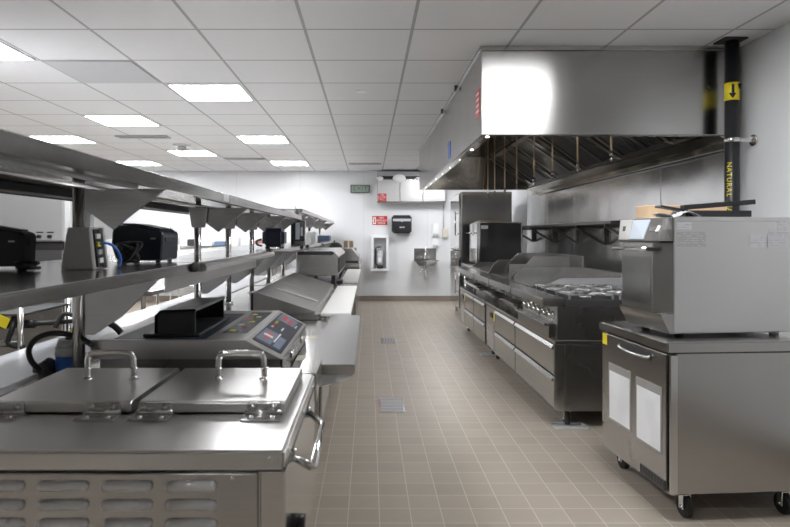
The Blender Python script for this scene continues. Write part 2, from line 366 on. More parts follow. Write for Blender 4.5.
t = thing('extinguisher_cabinet', 'white open fire extinguisher box on the back wall', 'cabinet', (wx(379.6), YB, wz(270)))
X0, X1, Z0, Z1 = wx(371.2), wx(388.6), wz(270.5), wz(235.5)
obj('frame', frame_rect(B(), 'y', 0, X0, X1, Z0, Z1, .05, YB - .14, YB), 'paint', t)
obj('back_panel', bx(B(), X0 + .05, X1 - .05, YB - .02, YB - .002, Z0 + .05, Z1 - .05, 0), 'grey', t)
cx = wx(379.8)
t = thing('fire_extinguisher', 'silver fire extinguisher with black hose inside the white wall box', 'fire extinguisher', (cx, YB - .09, Z0 + .05))
z = Z0 + .055
b = cyl(B(), (cx, YB - .09, z), (cx, YB - .09, z + .33), .062, seg=20); sph(b, (cx, YB - .09, z + .33), .062, (1, 1, .8)); obj('cylinder', b, 'grey', t)
obj('boot', cyl(B(), (cx, YB - .09, z - .003), (cx, YB - .09, z + .07), .066, seg=20), 'black', t)
obj('label_plate', bx(B(), cx - .04, cx + .03, YB - .157, YB - .148, z + .12, z + .22, .002), 'white', t)
obj('valve', bx(cyl(B(), (cx, YB - .09, z + .36), (cx, YB - .09, z + .44), .02), cx - .06, cx + .05, YB - .10, YB - .08, z + .44, z + .465, .004), 'chrome', t)
obj('hose', tube(B(), [(cx, YB - .1, z + .42), (cx - .07, YB - .11, z + .43), (cx - .095, YB - .11, z + .3), (cx - .09, YB - .11, z + .12), (cx - .06, YB - .12, z + .06)], .013, sm=6), 'rubber', t)
t = thing('hand_sink', 'small stainless hand sink with faucet on the back wall', 'sink', (wx(425.5), YB, wz(265)))
X0, X1, Zr = wx(414), wx(436), wz(259.5)
obj('backsplash', bx(B(), X0, X1, YB - .02, YB, Zr, wz(248.3), .003), 'steelx', t)
b = B(); frame_rect(b, 'z', 0, X0 - .03, X1 + .03, YB - .36, YB - .02, .04, Zr - .02, Zr)
pr(b, [(X0, Zr - .02), (X1, Zr - .02), (X1 - .08, Zr - .12), (X0 + .08, Zr - .12)], 'y', YB - .33, YB - .04)
obj('basin', b, 'chrome', t)
cx = wx(425)
b = B(); cyl(b, (cx, YB - .07, Zr), (cx, YB - .07, Zr + .16), .016); tube(b, [(cx, YB - .07, Zr + .15), (cx, YB - .09, Zr + .26), (cx, YB - .18, Zr + .27), (cx, YB - .22, Zr + .18)], .011, sm=5); bx(b, cx - .09, cx + .09, YB - .10, YB - .04, Zr, Zr + .03, .01)
for s in (-1, 1): cyl(b, (cx + s * .08, YB - .07, Zr + .03), (cx + s * .08, YB - .07, Zr + .07), .014); bx(b, cx + s * .08 - .03, cx + s * .08 + .03, YB - .078, YB - .062, Zr + .068, Zr + .078, .002)
obj('faucet', b, 'chrome', t)
b = B(); cyl(b, (cx, YB - .18, Zr - .40), (cx, YB - .18, Zr - .12), .02)
tube(b, [(cx, YB - .18, Zr - .36), (cx, YB - .1, Zr - .42), (cx, YB - .01, Zr - .36)], .018, sm=5)
for s in (-1, 1): tube(b, [(cx + s * .04, YB - .07, Zr - .1), (cx + s * .05, YB - .07, Zr - .2), (cx + s * .12, YB - .06, Zr - .26), (cx + s * .11, YB - .01, Zr - .33)], .009, sm=4)
obj('trap', b, 'chrome', t)
def soap(px, pz0, pz1, label):
    t = thing('soap_dispenser', label, 'dispenser', (wx(px), YB, wz(pz0)))
    obj('housing', bx(B(), wx(px - 3), wx(px + 3.2), YB - .10, YB, wz(pz0), wz(pz1), .02, 2), 'white', t)
    obj('push_bar', bx(B(), wx(px - 2.6), wx(px + 2.8), YB - .12, YB - .098, wz(pz0 - 1), wz(pz0 - 3.5), .006), 'grey', t)
soap(435, 237, 223.5, 'white soap dispenser on the back wall above the sink, upper one')
soap(434.7, 248, 238.5, 'white dispenser on the back wall beside the faucet, lower one')
t = thing('pull_station', 'ivory pull box with conduit on the back wall beside the soap dispensers', 'alarm box', (wx(444.4), YB, wz(237)))
obj('box', bx(B(), wx(441.7), wx(447.5), YB - .07, YB, wz(237.5), wz(228.5), .006), 'ivory', t)
obj('conduit', cyl(B(), (wx(443.3), YB - .025, wz(228.5)), (wx(443.3), YB - .025, wz(203)), .012), 'grey', t)
# ---------------------------------------------------------------- hood over the range
HX0, HX1, HY0, HY1, HZ = .80, 2.60, 4.25, 9.45, 2.09
t = thing('exhaust_hood', 'large stainless exhaust hood hanging over the cooking line at the right', 'exhaust hood', (1.7, 6.8, HZ))
obj('near_panel', bx(B(), HX0, HX1, HY0, HY0 + .03, HZ, CEIL - .035, .003), 'hood', t)
obj('aisle_panel', bx(B(), HX0, HX0 + .03, HY0 + .03, HY1, HZ, CEIL - .035, .003), 'hood', t)
obj('far_panel', pr(B(), [(HY1, HZ), (HY1 - .03, HZ), (HY1 - .14, HZ + .5), (HY1 - .14, CEIL - .035), (HY1, CEIL - .035)], 'x', HX0 + .03, HX1, .002), 'hoodin', t)
b = bx(B(), HX0 - .012, HX1, HY0 - .012, HY0 + .03, CEIL - .035, CEIL - .002, .003); bx(b, HX0 - .012, HX0 + .03, HY0 + .03, HY1, CEIL - .035, CEIL - .002, .003)
obj('ceiling_trim', b, 'steelx', t)
b = bx(B(), HX0 + .03, HX0 + .09, HY0 + .03, HY1 - .03, HZ, HZ + .015); bx(b, HX0 + .09, HX1, HY0 + .03, HY0 + .08, HZ, HZ + .015)
obj('bottom_lip', b, 'hoodin', t)
obj('inner_ceiling', bx(B(), HX0 + .03, HX1, HY0 + .03, HY1 - .03, HZ + .5, HZ + .52, 0), 'hoodin', t)
obj('rear_panel', bx(B(), HX1 - .03, HX1, HY0 + .03, HY1 - .03, HZ - .09, HZ + .5, .002), 'hoodin', t)
obj('grease_trough', pr(B(), [(HX1 - .03, HZ - .04), (HX1 - .03, HZ + .06), (HX1 - .12, HZ + .06), (HX1 - .12, HZ + .01)], 'y', HY0 + .03, HY1 - .03), 'hoodin', t)
nf = 10; L = (HY1 - HY0 - .24) / nf
ax, az, cx2, cz2 = HX1 - .10, HZ + .05, HX1 - .72, HZ + .49
for k in range(nf):
    y0 = HY0 + .05 + k * L; b = B()
    d = Vector((cx2 - ax, 0, cz2 - az)); n = Vector((d.z, 0, -d.x)).normalized() * -1
    for (u0, u1, v0, v1, w) in [(0, 1, 0, .03, .03), (0, 1, L - .03, L, .03), (0, .06, .03, L - .03, .03), (.94, 1, .03, L - .03, .03)] + [(.06, .94, .05 + q * (L - .08) / 8, .05 + q * (L - .08) / 8 + .028, .018) for q in range(8)]:
        p = [Vector((ax, y0, az)) + d * uu + Vector((0, vv, 0)) for uu, vv in ((u0, v0 + .002), (u1, v0 + .002), (u1, v1 - .002), (u0, v1 - .002))]
        vs = [b.verts.new(q) for q in p] + [b.verts.new(q + n * w) for q in p]
        for f in ((0, 1, 2, 3), (4, 5, 6, 7), (0, 1, 5, 4), (1, 2, 6, 5), (2, 3, 7, 6), (3, 0, 4, 7)): b.faces.new([vs[i] for i in f])
    obj('grease_filter', b, 'filter', t)
for k in range(5):
    yy = HY0 + .6 + k * 1.0
    obj('cross_brace', pr(B(), [(ax - .02, az - .02), (ax - .10, az + .0), (cx2 - .1, cz2 - .04), (cx2, cz2)], 'y', yy, yy + .05), 'hoodin', t)
for k, Yn in enumerate((9.25, 8.75, 8.1, 7.45, 6.67, 6.0, 5.28, 4.55)):
    o = obj('drop_pipe', cyl(B(), (1.84, Yn, 2.02), (1.84, Yn, HZ + .5), .009, seg=8), 'brass', t)
    b = cyl(B(), (1.84, Yn, 1.975), (1.84, Yn, 2.02), .013, seg=8); cyl(b, (1.84, Yn, 1.94), (1.84, Yn, 1.975), .009, .016, seg=8); obj('nozzle', b, 'chrome', o)
for k in range(8):  # nearest pair is seen; the others are added to light the aisle floor
    yy = 4.34 + k * .66
    obj('spot_and_fill_disc', cyl(B(), (HX0 + .06, yy, HZ - .004), (HX0 + .06, yy, HZ + .001), .012 if k < 2 else .004, seg=12), 'led', t)
    ld = bpy.data.lights.new('spot_and_fill_lamp', 'SPOT'); ld.energy = 17; ld.spot_size = R(84); ld.spot_blend = .12; ld.shadow_soft_size = .08; ld.color = (1, .985, .96)
    lo = bpy.data.objects.new('spot_and_fill_lamp', ld); C.objects.link(lo); lo.parent = t; lo.location = (HX0 + .06 - 1.7, yy - 6.8, -.012); lo.rotation_euler = (0, R(36), 0)
b = bx(B(), HX0 - .003, HX0, 4.31, 4.47, 2.24, 2.44, .0005); o = obj('red_notice', b, 'redlite', t, label='red notice decal')
for k in range(4): obj('notice_line', bx(B(), HX0 - .0045, HX0 - .0025, 4.335, 4.445, 2.275 + k * .042, 2.290 + k * .042, 0), 'white', o)
obj('blue_sticker', bx(B(), HX0 - .003, HX0, 5.86, 6.02, 2.14, 2.30, .0005), 'blue', t)
for yy in (5.35, 6.35): obj('lamp_guard', bx(B(), HX0 - .03, HX0 - .012, yy, yy + .05, CEIL - .05, CEIL - .002, .003), 'black', t)
# wall panelling behind the line
b = B()
for k in range(5): bx(b, XR - .012, XR - .001, 4.28 + k * 1.14, 4.28 + (k + 1) * 1.14 - .006, .12, HZ + .1, .002)
one('wall_cladding', b, 'wallsteel', 'stainless sheet cladding on the right wall behind the cooking line', 'wall panel', (XR, 7, .12))
# wall shelf with brackets
t = thing('wall_shelf', 'dark stainless wall shelf on triangular brackets above the griddles', 'shelf', (2.45, 7.6, 1.5))
obj('shelf_board', bx(B(), 2.26, 2.60, 5.6, 9.8, 1.485, 1.515, .003), 'bracket', t)
for yy in (5.8, 6.62, 7.5, 8.47, 9.55):
    b = B(); bx(b, 2.595, 2.638, yy - .012, yy + .012, 1.27, 1.485, .002); bx(b, 2.28, 2.595, yy - .012, yy + .012, 1.46, 1.485, .002)
    pr(b, [(2.28, 1.462), (2.33, 1.462), (2.60, 1.30), (2.60, 1.27)], 'y', yy - .012, yy + .012)
    obj('bracket', b, 'bracket', t)
# gas pipe
GX, GY = 2.495, 4.12
t = thing('gas_pipe', 'black vertical gas pipe with yellow markings at the right end of the hood', 'pipe', (GX, GY, 0))
obj('pipe', cyl(B(), (GX, GY, .02), (GX, GY, CEIL - .002), .045, seg=24), 'black', t)
obj('ceiling_collar', bx(B(), GX - .09, GX + .07, GY - .07, GY + .07, CEIL - .012, CEIL - .001, .002), 'dark', t)
o = obj('marker_band', cyl(B(), (GX, GY, 2.30), (GX, GY, 2.42), .0462, seg=24), 'yellow', t)
b = B(); bx(b, GX - .028, GX - .012, GY - .0485, GY - .043, 2.34, 2.405, 0); pr(b, [(GX - .042, 2.345), (GX + .002, 2.345), (GX - .02, 2.312)], 'y', GY - .0485, GY - .038); pr(b, [(GX + .012, 2.41), (GX + .04, 2.41), (GX + .026, 2.37)], 'y', GY - .0485, GY - .036)
obj('arrow', b, 'glossblack', o)
txt = 'NATURAL GAS'
for k, ch in enumerate(txt):
    if ch == ' ': continue
    a = R(-142); z = 1.86 - k * .0345
    mt = Matrix.Translation((GX + math.cos(a) * .0455, GY + math.sin(a) * .0455, z)) @ Matrix.Rotation(a + R(90), 4, 'Z') @ Matrix.Rotation(R(90), 4, 'X') @ Matrix.Rotation(R(-90), 4, 'Z')
    text('letter', ch, .046, 'yellow', t, mt, .002)
b = cyl(B(), (GX, GY, 2.015), (GX, GY, 2.045), .051, seg=24); bx(b, GX + .045, XR - .001, GY - .012, GY + .012, 2.018, 2.042, .002); cyl(b, (XR - .012, GY, 2.03), (XR - .001, GY, 2.03), .04)
obj('clamp', b, 'chrome', t)
# ---------------------------------------------------------------- refrigerated bases
def drawer(t, xf, y0, y1, z0, z1):
    o = obj('drawer', bx(B(), xf - .022, xf, y0, y1, z0, z1, .004), 'range', t)
    b = pr(B(), [(xf - .022, z1 - .002), (xf - .036, z1 - .024), (xf - .036, z1 - .030), (xf - .022, z1 - .036)], 'y', y0 + .01, y1 - .01)
    obj('pull', b, 'steely', o)
def base(y0, y1, ylouv0, cols, label, nm='chef_base'):
    t = thing(nm, label, 'refrigerated base', (1.75, (y0 + y1) / 2, 0))
    X0, X1 = 1.35, 2.2
    obj('cabinet', bx(B(), X0, X1, y0, y1, .125, .60, .004), 'rangedark', t)
    obj('top_slab', bx(B(), X0 - .026, X1 + .01, y0 - .003, y1, .60, .63, .004), 'range', t)
    obj('door_gap', bx(B(), X0 - .003, X0 - .0005, y0 + .004, y1 - .004, .13, .598, 0), 'dark', t)
    b = B(); bx(b, X0 - .026, X0 + .045, y0 - .004, y0, .125, .60, .001); bx(b, X0 + .05, X0 + .054, y0 - .003, y0, .13, .59, 0); obj('corner_trim', b, 'steel', t)
    for (a, c) in cols:
        drawer(t, X0, a + .012, c - .012, .375, .592); drawer(t, X0, a + .012, c - .012, .135, .362)
    g = obj('louver_panel', bx(B(), X0 - .018, X0, ylouv0 + .01, y1 - .012, .135, .592, .003), 'range', t)
    b = B()
    for k in range(9): bx(b, X0 - .024, X0 - .018, ylouv0 + .06, y1 - .10, .16 + k * .03, .172 + k * .03, .002)
    obj('louvers', b, 'chrome', g)
    obj('thermostat', bx(B(), X0 - .026, X0 - .018, ylouv0 + .14, ylouv0 + .24, .49, .54, .002), 'black', g)
    obj('sticker', bx(B(), X0 - .020, X0 - .018, ylouv0 + .03, ylouv0 + .07, .47, .55, 0), 'yellow', g)
    for yy in (y0 + .1, y1 - .12):
        caster(t, X0 + .09, yy, .125, .048); caster(t, X1 - .1, yy, .125, .048)
    return t
base(4.27, 6.80, 6.31, [(4.29, 5.44), (5.44, 6.31)], 'nearer low refrigerated drawer base under the burner range')
base(6.83, 8.72, 8.27, [(6.85, 7.58), (7.58, 8.27)], 'farther low refrigerated drawer base toward the back wall')
def plate(x, y, label):
    t = thing('caster_plate', label, 'floor plate', (x, y, 0))
    b = B(); bx(b, x - .07, x + .16, y - .02, y - .008, 0, .018, .002); bx(b, x - .07, x + .16, y + .105, y + .117, 0, .018, .002); bx(b, x - .07, x + .16, y - .008, y + .105, 0, .003, 0); bx(b, x + .148, x + .16, y - .008, y + .105, .003, .018, 0)
    o = one  # noqa
    obj('tray', b, 'alu', t)
plate(1.40, 4.26, 'steel wheel stop plate on the floor at the near corner of the drawer base')
plate(1.36, 6.86, 'steel wheel stop plate on the floor where the two drawer bases meet')
# ---------------------------------------------------------------- cooking tops
def cooktop(nm, label, cat, y0, y1, zt=.93):
    t = thing(nm, label, cat, (1.75, (y0 + y1) / 2, .63))
    obj('body', pr(B(), [(1.345, .634), (1.345, .865), (2.25, .865), (2.25, .634)] if cat == 'range' else [(1.52, .634), (1.52, .79), (1.345, .80), (1.345, .865), (2.25, .865), (2.25, .634)], 'y', y0 + .006, y1 - .004), 'rangedark', t)
    obj('front_rail', bx(B(), 1.237, 1.40, y0, y1 - .003, zt - .06, zt, .006, 2), 'steely', t)
    b = bx(B(), 1.40, 2.25, y0 + .002, y1 - .004, .865, zt - .012, .002); obj('deck', b, 'dark' if cat == 'range' else 'range', t)
    return t
def knobs(t, ys, x=1.345, z=.80, r=.024, mat='chrome'):
    for yy in ys:
        b = cyl(B(), (x, yy, z), (x - .012, yy, z), r * 1.25, seg=16); cyl(b, (x - .012, yy, z), (x - .045, yy, z), r, r * .8, seg=16); bx(b, x - .056, x - .045, yy - .005, yy + .005, z - r * .8, z + r * .8, .001)
        obj('knob', b, mat, t)
def tray(t, y0, y1, z=.70, x0=1.27, x1=1.343, h=.045):
    o = obj('drip_tray', bx(B(), x0 + .02, x1, y0, y1, z, z + h, .003), 'range', t)
    obj('pull', bx(B(), x0 - .01, x0 + .019, y0 + .01, y1 - .01, z + h - .02, z + h, .004), 'steely', o)
# A: six burner
t = cooktop('burner_range', 'six burner gas range top at the near end of the cooking line', 'range', 4.265, 5.22)
knobs(t, [4.36 + .135 * k for k in range(6)]); tray(t, 4.30, 5.18, .645, h=.10)
for iy in range(3):
    for ix in range(2):
        cx, cy = 1.60 + ix * .36, 4.44 + iy * .30; b = B(); zg = .955
        frame_rect(b, 'z', 0, cx - .165, cx + .165, cy - .14, cy + .14, .014, zg - .012, zg)
        for a in range(8):
            an = a * math.pi / 4 + .2
            p0 = Vector((cx + math.cos(an) * .05, cy + math.sin(an) * .05, zg - .002)); ex = .15 / max(abs(math.cos(an)) * 1.0, abs(math.sin(an)) * 1.18)
            cyl(b, p0, (cx + math.cos(an) * ex, cy + math.sin(an) * ex, zg - .004), .008, seg=6)
        for sx in (-1, 1):
            for sy in (-1, 1): bx(b, cx + sx * .155 - .007, cx + sx * .155 + .007, cy + sy * .13 - .007, cy + sy * .13 + .007, .918, zg - .01, .001)
        obj('grate', b, 'iron', t)
        b = cyl(B(), (cx, cy, .918), (cx, cy, .936), .05, .042, seg=20); cyl(b, (cx, cy, .936), (cx, cy, .942), .03); obj('burner', b, 'iron', t)
obj('side_splash', pr(B(), [(1.50, .93), (1.66, 1.0), (1.70, 1.005), (2.25, 1.005), (2.25, .918), (1.50, .918)], 'y', 5.19, 5.215), 'alu', t)
# B: griddle
def griddle(y0, y1, label, zs, far, near=None, nm='griddle'):
    t = cooktop(nm, label, 'griddle', y0, y1)
    obj('griddle_plate', bx(B(), 1.42, 2.2, y0 + .02, y1 - .03, .918, .932, .002), 'range', t)
    obj('back_splash', bx(B(), 2.2, 2.225, y0 + .002, y1 - .004, .918, zs, .002), 'steely', t)
    obj('side_splash', pr(B(), far, 'y', y1 - .028, y1 - .006), 'steel', t)
    if near: obj('side_splash', pr(B(), near, 'y', y0 + .004, y0 + .02), 'range', t)
    n = 3
    knobs(t, [y0 + .15 + (y1 - y0 - .3) * k / (n - 1) for k in range(n)], z=.828, r=.016, mat='iron'); tray(t, y0 + .10, y1 - .35, .715, 1.30, 1.515, .05)
    return t
griddle(5.225, 6.17, 'gas griddle with knee high steel splash just behind the burner range', 1.05, [(1.49, .919), (1.49, .965), (1.59, 1.05), (2.199, 1.05), (2.199, .919)])
griddle(6.18, 7.04, 'tall splash griddle in the middle of the cooking line', 1.165, [(1.60, .919), (1.66, 1.08), (1.75, 1.17), (2.199, 1.17), (2.199, .919)], [(1.456, .919), (1.456, 1.08), (1.625, 1.08), (1.70, 1.16), (2.07, 1.16), (2.07, .919)])
griddle(7.05, 8.5, 'farthest cooking top on the line, in front of the small dark oven', 1.08, [(1.45, .919), (1.53, 1.0), (2.199, 1.0), (2.199, .919)], [(1.40, .919), (1.47, 1.03), (1.53, 1.09), (2.199, 1.09), (2.199, .919)])
# oven beyond the line
t = thing('work_stand', 'stainless stand carrying the small dark oven beyond the cooking line', 'stand', (1.95, 9.15, 0))
obj('top', bx(B(), 1.50, 2.35, 8.76, 9.7, .89, .93, .003), 'range', t)
for xx in (1.56, 2.29):
    for yy in (8.82, 9.64): obj('leg', cyl(B(), (xx, yy, 0), (xx, yy, .89), .02), 'chrome', t)
obj('lower_shelf', bx(B(), 1.53, 2.32, 8.84, 9.62, .28, .30, .002), 'range', t)
t = thing('countertop_oven', 'dark boxy countertop oven under the far end of the hood', 'oven', (1.95, 9.2, .93))
b = bx(B(), 1.64, 2.26, 8.85, 9.5, .96, 1.555, .01)
obj('body', b, 'glassdark', t)
b = B()
for xx in (1.625, 2.25): bx(b, xx, xx + .022, 8.835, 8.852, .95, 1.56, .002)
bx(b, 1.625, 2.272, 8.835, 9.5, 1.556, 1.575, .003); bx(b, 1.625, 2.272, 8.835, 8.852, .945, .962, .002); bx(b, 1.60, 1.639, 8.86, 9.5, .96, 1.555, .003)
obj('frame', b, 'chrome', t)
b = cyl(B(), (1.54, 8.88, 1.41), (1.54, 9.45, 1.41), .012); 
for yy in (8.92, 9.4): cyl(b, (1.54, yy, 1.41), (1.602, yy, 1.41), .009, seg=8)
obj('handle', b, 'chrome', t)
obj('label_plate', bx(B(), 1.66, 1.76, 8.845, 8.849, 1.47, 1.52, 0), 'sticker', t)
for xx in (1.68, 2.2):
    for yy in (8.9, 9.45): obj('foot', cyl(B(), (xx, yy, .93), (xx, yy, .962), .018), 'rubber', t)
b = bx(B(), 1.66, 1.98, 8.95, 9.35, 1.576, 1.60, .006); o = one('sheet_tray', b, 'brown', 'brown flat tray lying on top of the small dark oven', 'tray', (1.8, 9.1, 1.576))
b = bx(B(), 1.62, 2.02, 8.93, 9.37, 1.601, 1.612, .003); 
# tall cooler
t = thing('reach_in_cooler', 'tall stainless reach in cooler by the back wall behind the dark oven', 'cooler', (1.95, 10.5, 0))
obj('cabinet', bx(B(), 1.54, 2.38, 9.95, 11.0, .12, 2.10, .006), 'steel', t)
for (z0, z1) in ((.16, 1.10), (1.12, 2.06)):
    o = obj('door', bx(B(), 1.50, 1.538, 9.97, 10.98, z0, z1, .005), 'chrome', t)
    b = cyl(B(), (1.45, 10.02, z0 + .25), (1.45, 10.02, z0 + .65), .012)
    for zz in (z0 + .28, z0 + .62): cyl(b, (1.45, 10.02, zz), (1.501, 10.02, zz), .009, seg=8)
    obj('handle', b, 'chrome', o)
obj('gasket', bx(B(), 1.538, 1.541, 9.96, 10.99, .15, 2.08, 0), 'rubber', t)
for xx in (1.6, 2.3):
    for yy in (10.05, 10.9): obj('leg', cyl(B(), (xx, yy, 0), (xx, yy, .125), .025), 'chrome', t)
# ---------------------------------------------------------------- undercounter fridge, right foreground
t = thing('undercounter_fridge', 'stainless undercounter fridge on wheels with two sheets on its door, right foreground', 'fridge', (1.480, 2.888, 0), R(4))
L_ = dict(local=True)
obj('cabinet', bx(B(), 0, .80, 0, .70, .125, .812, .006), 'fridge', t, True)
obj('top_slab', bx(B(), -.050, .83, -.014, .715, .815, .866, .006, 2), 'fridge', t, True)
obj('gasket', bx(B(), -.010, -.001, .015, .69, .14, .80, .001), 'rubber', t, True)
d = obj('door', bx(B(), -.036, -.011, .022, .698, .128, .802, .004, 2), 'fridge', t, True)
obj('edge_trim', bx(B(), -.030, .010, -.005, .008, .128, .802, .003), 'steel', t, True)
b = tube(B(), [(-.037, .165, .762), (-.052, .18, .757), (-.060, .32, .752), (-.052, .46, .757), (-.037, .475, .762)], .009, sm=5)
obj('handle', b, 'steel', d, True)
obj('handle_recess', bx(B(), -.0375, -.036, .155, .485, .742, .785, .0005), 'dark', d, True)
for (a, c, z0, z1) in ((.07, .293, .312, .588), (.37, .60, .324, .597)):
    q = obj('plastic_sleeve', bx(B(), -.038, -.036, a - .012, c + .012, z0 - .012, z1 + .045, .0005), 'sleeve', d, True)
    obj('printed_sheet', bx(B(), -.0395, -.0382, a, c, z0, z1, 0), 'print', q, True)
obj('yellow_tag', bx(B(), -.038, -.036, .635, .69, .735, .798, .0005), 'yellow', d, True)
o = obj('vent_grille', bx(B(), -.040, -.036, .03, .26, .135, .185, .001), 'dark', d, True)
b = bx(B(), -.041, -.040, .04, .25, .142, .146, 0); [bx(b, -.042, -.040, .045 + k * .026, .05 + k * .026, .142, .178, 0) for k in range(8)]
obj('grille_bars', b, 'bracket', o, True)
for xx, yy in ((.075, .05), (.075, .66), (.585, .05), (.585, .66)): caster(t, xx, yy, .127, .05, local=True)
# ---------------------------------------------------------------- rapid cook oven
t = thing('speed_oven', 'stainless rapid cook oven with touch screen on top of the undercounter fridge', 'oven', (1.525, 2.995, .866), R(6))
OX, OY = .632, .40
def oo(z): return z - .866
obj('body', bx(B(), 0, OX, 0, OY, oo(.886), oo(1.468), .004), 'oven', t, True)
obj('lid_band', bx(B(), -.002, OX + .003, -.003, OY + .003, oo(1.448), oo(1.472), .003), 'oven', t, True)
def ppan(u, v, out=0.0):
    xb = -.072 if u >= .07 else -.001 - .071 * max(u, 0) / .07
    xt = -.008 - .052 * max(u - .008, 0) / (OY - .008)
    return Vector((xb + (xt - xb) * v - out, u, oo(1.352) + .116 * v))
us = [.002, .008, .03, .05, .07, .12, .18, .24, .30, .35, OY]; vs_ = [0, .5, 1]
b = B(); g = [[b.verts.new(ppan(u, v)) for v in vs_] for u in us]; bk = [[b.verts.new((-.0005, u, ppan(u, v).z)) for v in vs_] for u in us]
n = len(us)
for q in range(n - 1):
    for w_ in range(2):
        b.faces.new((g[q][w_], g[q + 1][w_], g[q + 1][w_ + 1], g[q][w_ + 1])); b.faces.new((bk[q][w_], bk[q][w_ + 1], bk[q + 1][w_ + 1], bk[q + 1][w_]))
    b.faces.new((g[q][2], g[q + 1][2], bk[q + 1][2], bk[q][2])); b.faces.new((g[q][0], bk[q][0], bk[q + 1][0], g[q + 1][0]))
for q in (0, n - 1):
    for w_ in range(2): b.faces.new((g[q][w_], g[q][w_ + 1], bk[q][w_ + 1], bk[q][w_]))
cp = obj('control_panel', b, 'cpanel', t, True)
def onpanel(u0, u1, v0, v1, out):
    b = B(); c = [(u0, v0), (u1, v0), (u1, v1), (u0, v1)]
    a = [b.verts.new(ppan(u, v, -.001)) for u, v in c]; d = [b.verts.new(ppan(u, v, out)) for u, v in c]
    b.faces.new(a); b.faces.new(d)
    for q in range(4): b.faces.new((a[q], a[(q + 1) % 4], d[(q + 1) % 4], d[q]))
    return b
obj('touch_screen', onpanel(.15, .285, .06, .94, .005), 'screen', cp, True)
obj('light_plate', onpanel(.29, .395, .03, .97, .004), 'plate', cp, True)
obj('power_button', onpanel(.335, .358, .42, .66, .008), 'black', cp, True)
obj('badge', onpanel(.075, .13, .42, .60, .004), 'steel', cp, True)
obj('badge_tag', onpanel(.058, .072, .40, .66, .006), 'white', cp, True)
obj('shadow_gap', bx(B(), -.071, -.001, .001, OY, oo(1.342), oo(1.351), 0), 'rubber', t, True)
d = obj('door', pr(B(), [(-.001, .002), (-.072, .07), (-.072, OY - .03), (-.001, OY)], 'z', oo(.985), oo(1.341), .002), 'fridge', t, True)
obj('door_window', bx(B(), -.0745, -.0715, .085, OY - .045, oo(1.02), oo(1.265), .001), 'ovenwin', d, True)
b = pr(B(), [(-.142, .05), (-.125, .035), (-.105, .06), (-.112, .20), (-.112, .35), (-.125, .37), (-.142, .35), (-.15, .20)], 'z', oo(1.300), oo(1.318), .004)
for yy in (.08, .33): bx(b, -.122, -.0715, yy - .012, yy + .012, oo(1.302), oo(1.316), .002)
obj('handle', b, 'chrome', d, True)
obj('handle_tip', bx(B(), -.13, -.073, .012, .032, oo(1.298), oo(1.320), .004), 'black', d, True)
obj('plinth', pr(B(), [(-.001, oo(.984)), (-.066, oo(.984)), (-.062, oo(.965)), (-.02, oo(.886)), (-.001, oo(.886))], 'y', .0, OY), 'fridge', t, True)
for (x0, x1, py0, py1) in ((.013, .093, 222, 230), (.406, .500, 234, 247.5), (.505, .618, 233.5, 247.5), (.515, .618, 229.5, 233), (.56, .618, 221, 229)):
    z1 = 1.38 + (235 - py0) / 600 * 3.02; z0 = 1.38 + (235 - py1) / 600 * 3.02
    obj('rating_sticker', bx(B(), x0, x1, -.0035, -.001, oo(z0), oo(z1) - .001, 0), 'sticker', t, True)
obj('printed_warning', bx(B(), .013, .17, -.0015, .001, oo(1.322), oo(1.396), 0), 'faint', t, True)
for xx in (.06, OX - .05):
    for yy in (.05, OY - .05): obj('foot', cyl(B(), (xx, yy, 0), (xx, yy, oo(.888)), .022, seg=12), 'grey' if xx > .3 else 'rubber', t, True)
# items on the oven
o = one('cardboard_box', bx(B(), 1.545, 2.0, 3.33, 3.47, 1.474, 1.545, .003), 'card', 'long flat cardboard box on top of the rapid cook oven', 'box', (1.7, 3.4, 1.474)); o.rotation_euler = (0, 0, R(4))
b = bx(B(), -.18, .18, -.04, .04, 0, .033, .003); b.transform(Matrix.Translation((1.82, 3.16, 1.475)) @ Matrix.Rotation(R(4), 4, 'Z')); one('oven_rail', b, 'black', 'lower black flat bar lying on top of the rapid cook oven', 'bar', (1.82, 3.16, 1.475), 'black bars on the oven')
b = bx(B(), -.20, .20, -.02, .02, -.013, .013, .003); b.transform(Matrix.Translation((1.835, 3.15, 1.539)) @ Matrix.Rotation(R(6), 4, 'Z') @ Matrix.Rotation(R(-4.5), 4, 'Y')); one('oven_rail', b, 'black', 'upper black bar resting tilted across the lower bar on the oven, rising to the right', 'bar', (1.835, 3.15, 1.50), 'black bars on the oven')
b = bx(B(), -.075, .075, -.03, .03, -.006, .006, .002); b.transform(Matrix.Translation((1.585, 3.14, 1.518)) @ Matrix.Rotation(R(6), 4, 'Z') @ Matrix.Rotation(R(9), 4, 'Y')); one('oven_scraper', b, 'black', 'short black paddle leaning on crumpled film at the front of the oven top', 'paddle', (1.585, 3.14, 1.51))
b = B(); bmesh.ops.create_grid(b, x_segments=14, y_segments=8, size=.5)
for v in b.verts:
    v.co.x *= .20; v.co.y *= .12; v.co.z = .016 + .014 * math.sin(v.co.x * 40) + .008 * random.random() - .012 * abs(v.co.x) / .1
    v.co.z = max(v.co.z, .002)
bmesh.ops.solidify(b, geom=b.faces[:], thickness=.002)
b.transform(Matrix.Translation((1.60, 3.12, 1.474)) @ Matrix.Rotation(R(6), 4, 'Z')); one('plastic_film', b, 'film', 'crumpled silvery film under the black paddle on the oven', 'film', (1.6, 3.12, 1.474))
# ================================================================ LEFT ISLAND
def at(px, py, Y): return Vector(((px - 368.5) / 600 * Y, Y, EYE + (235 - py) / 600 * Y))
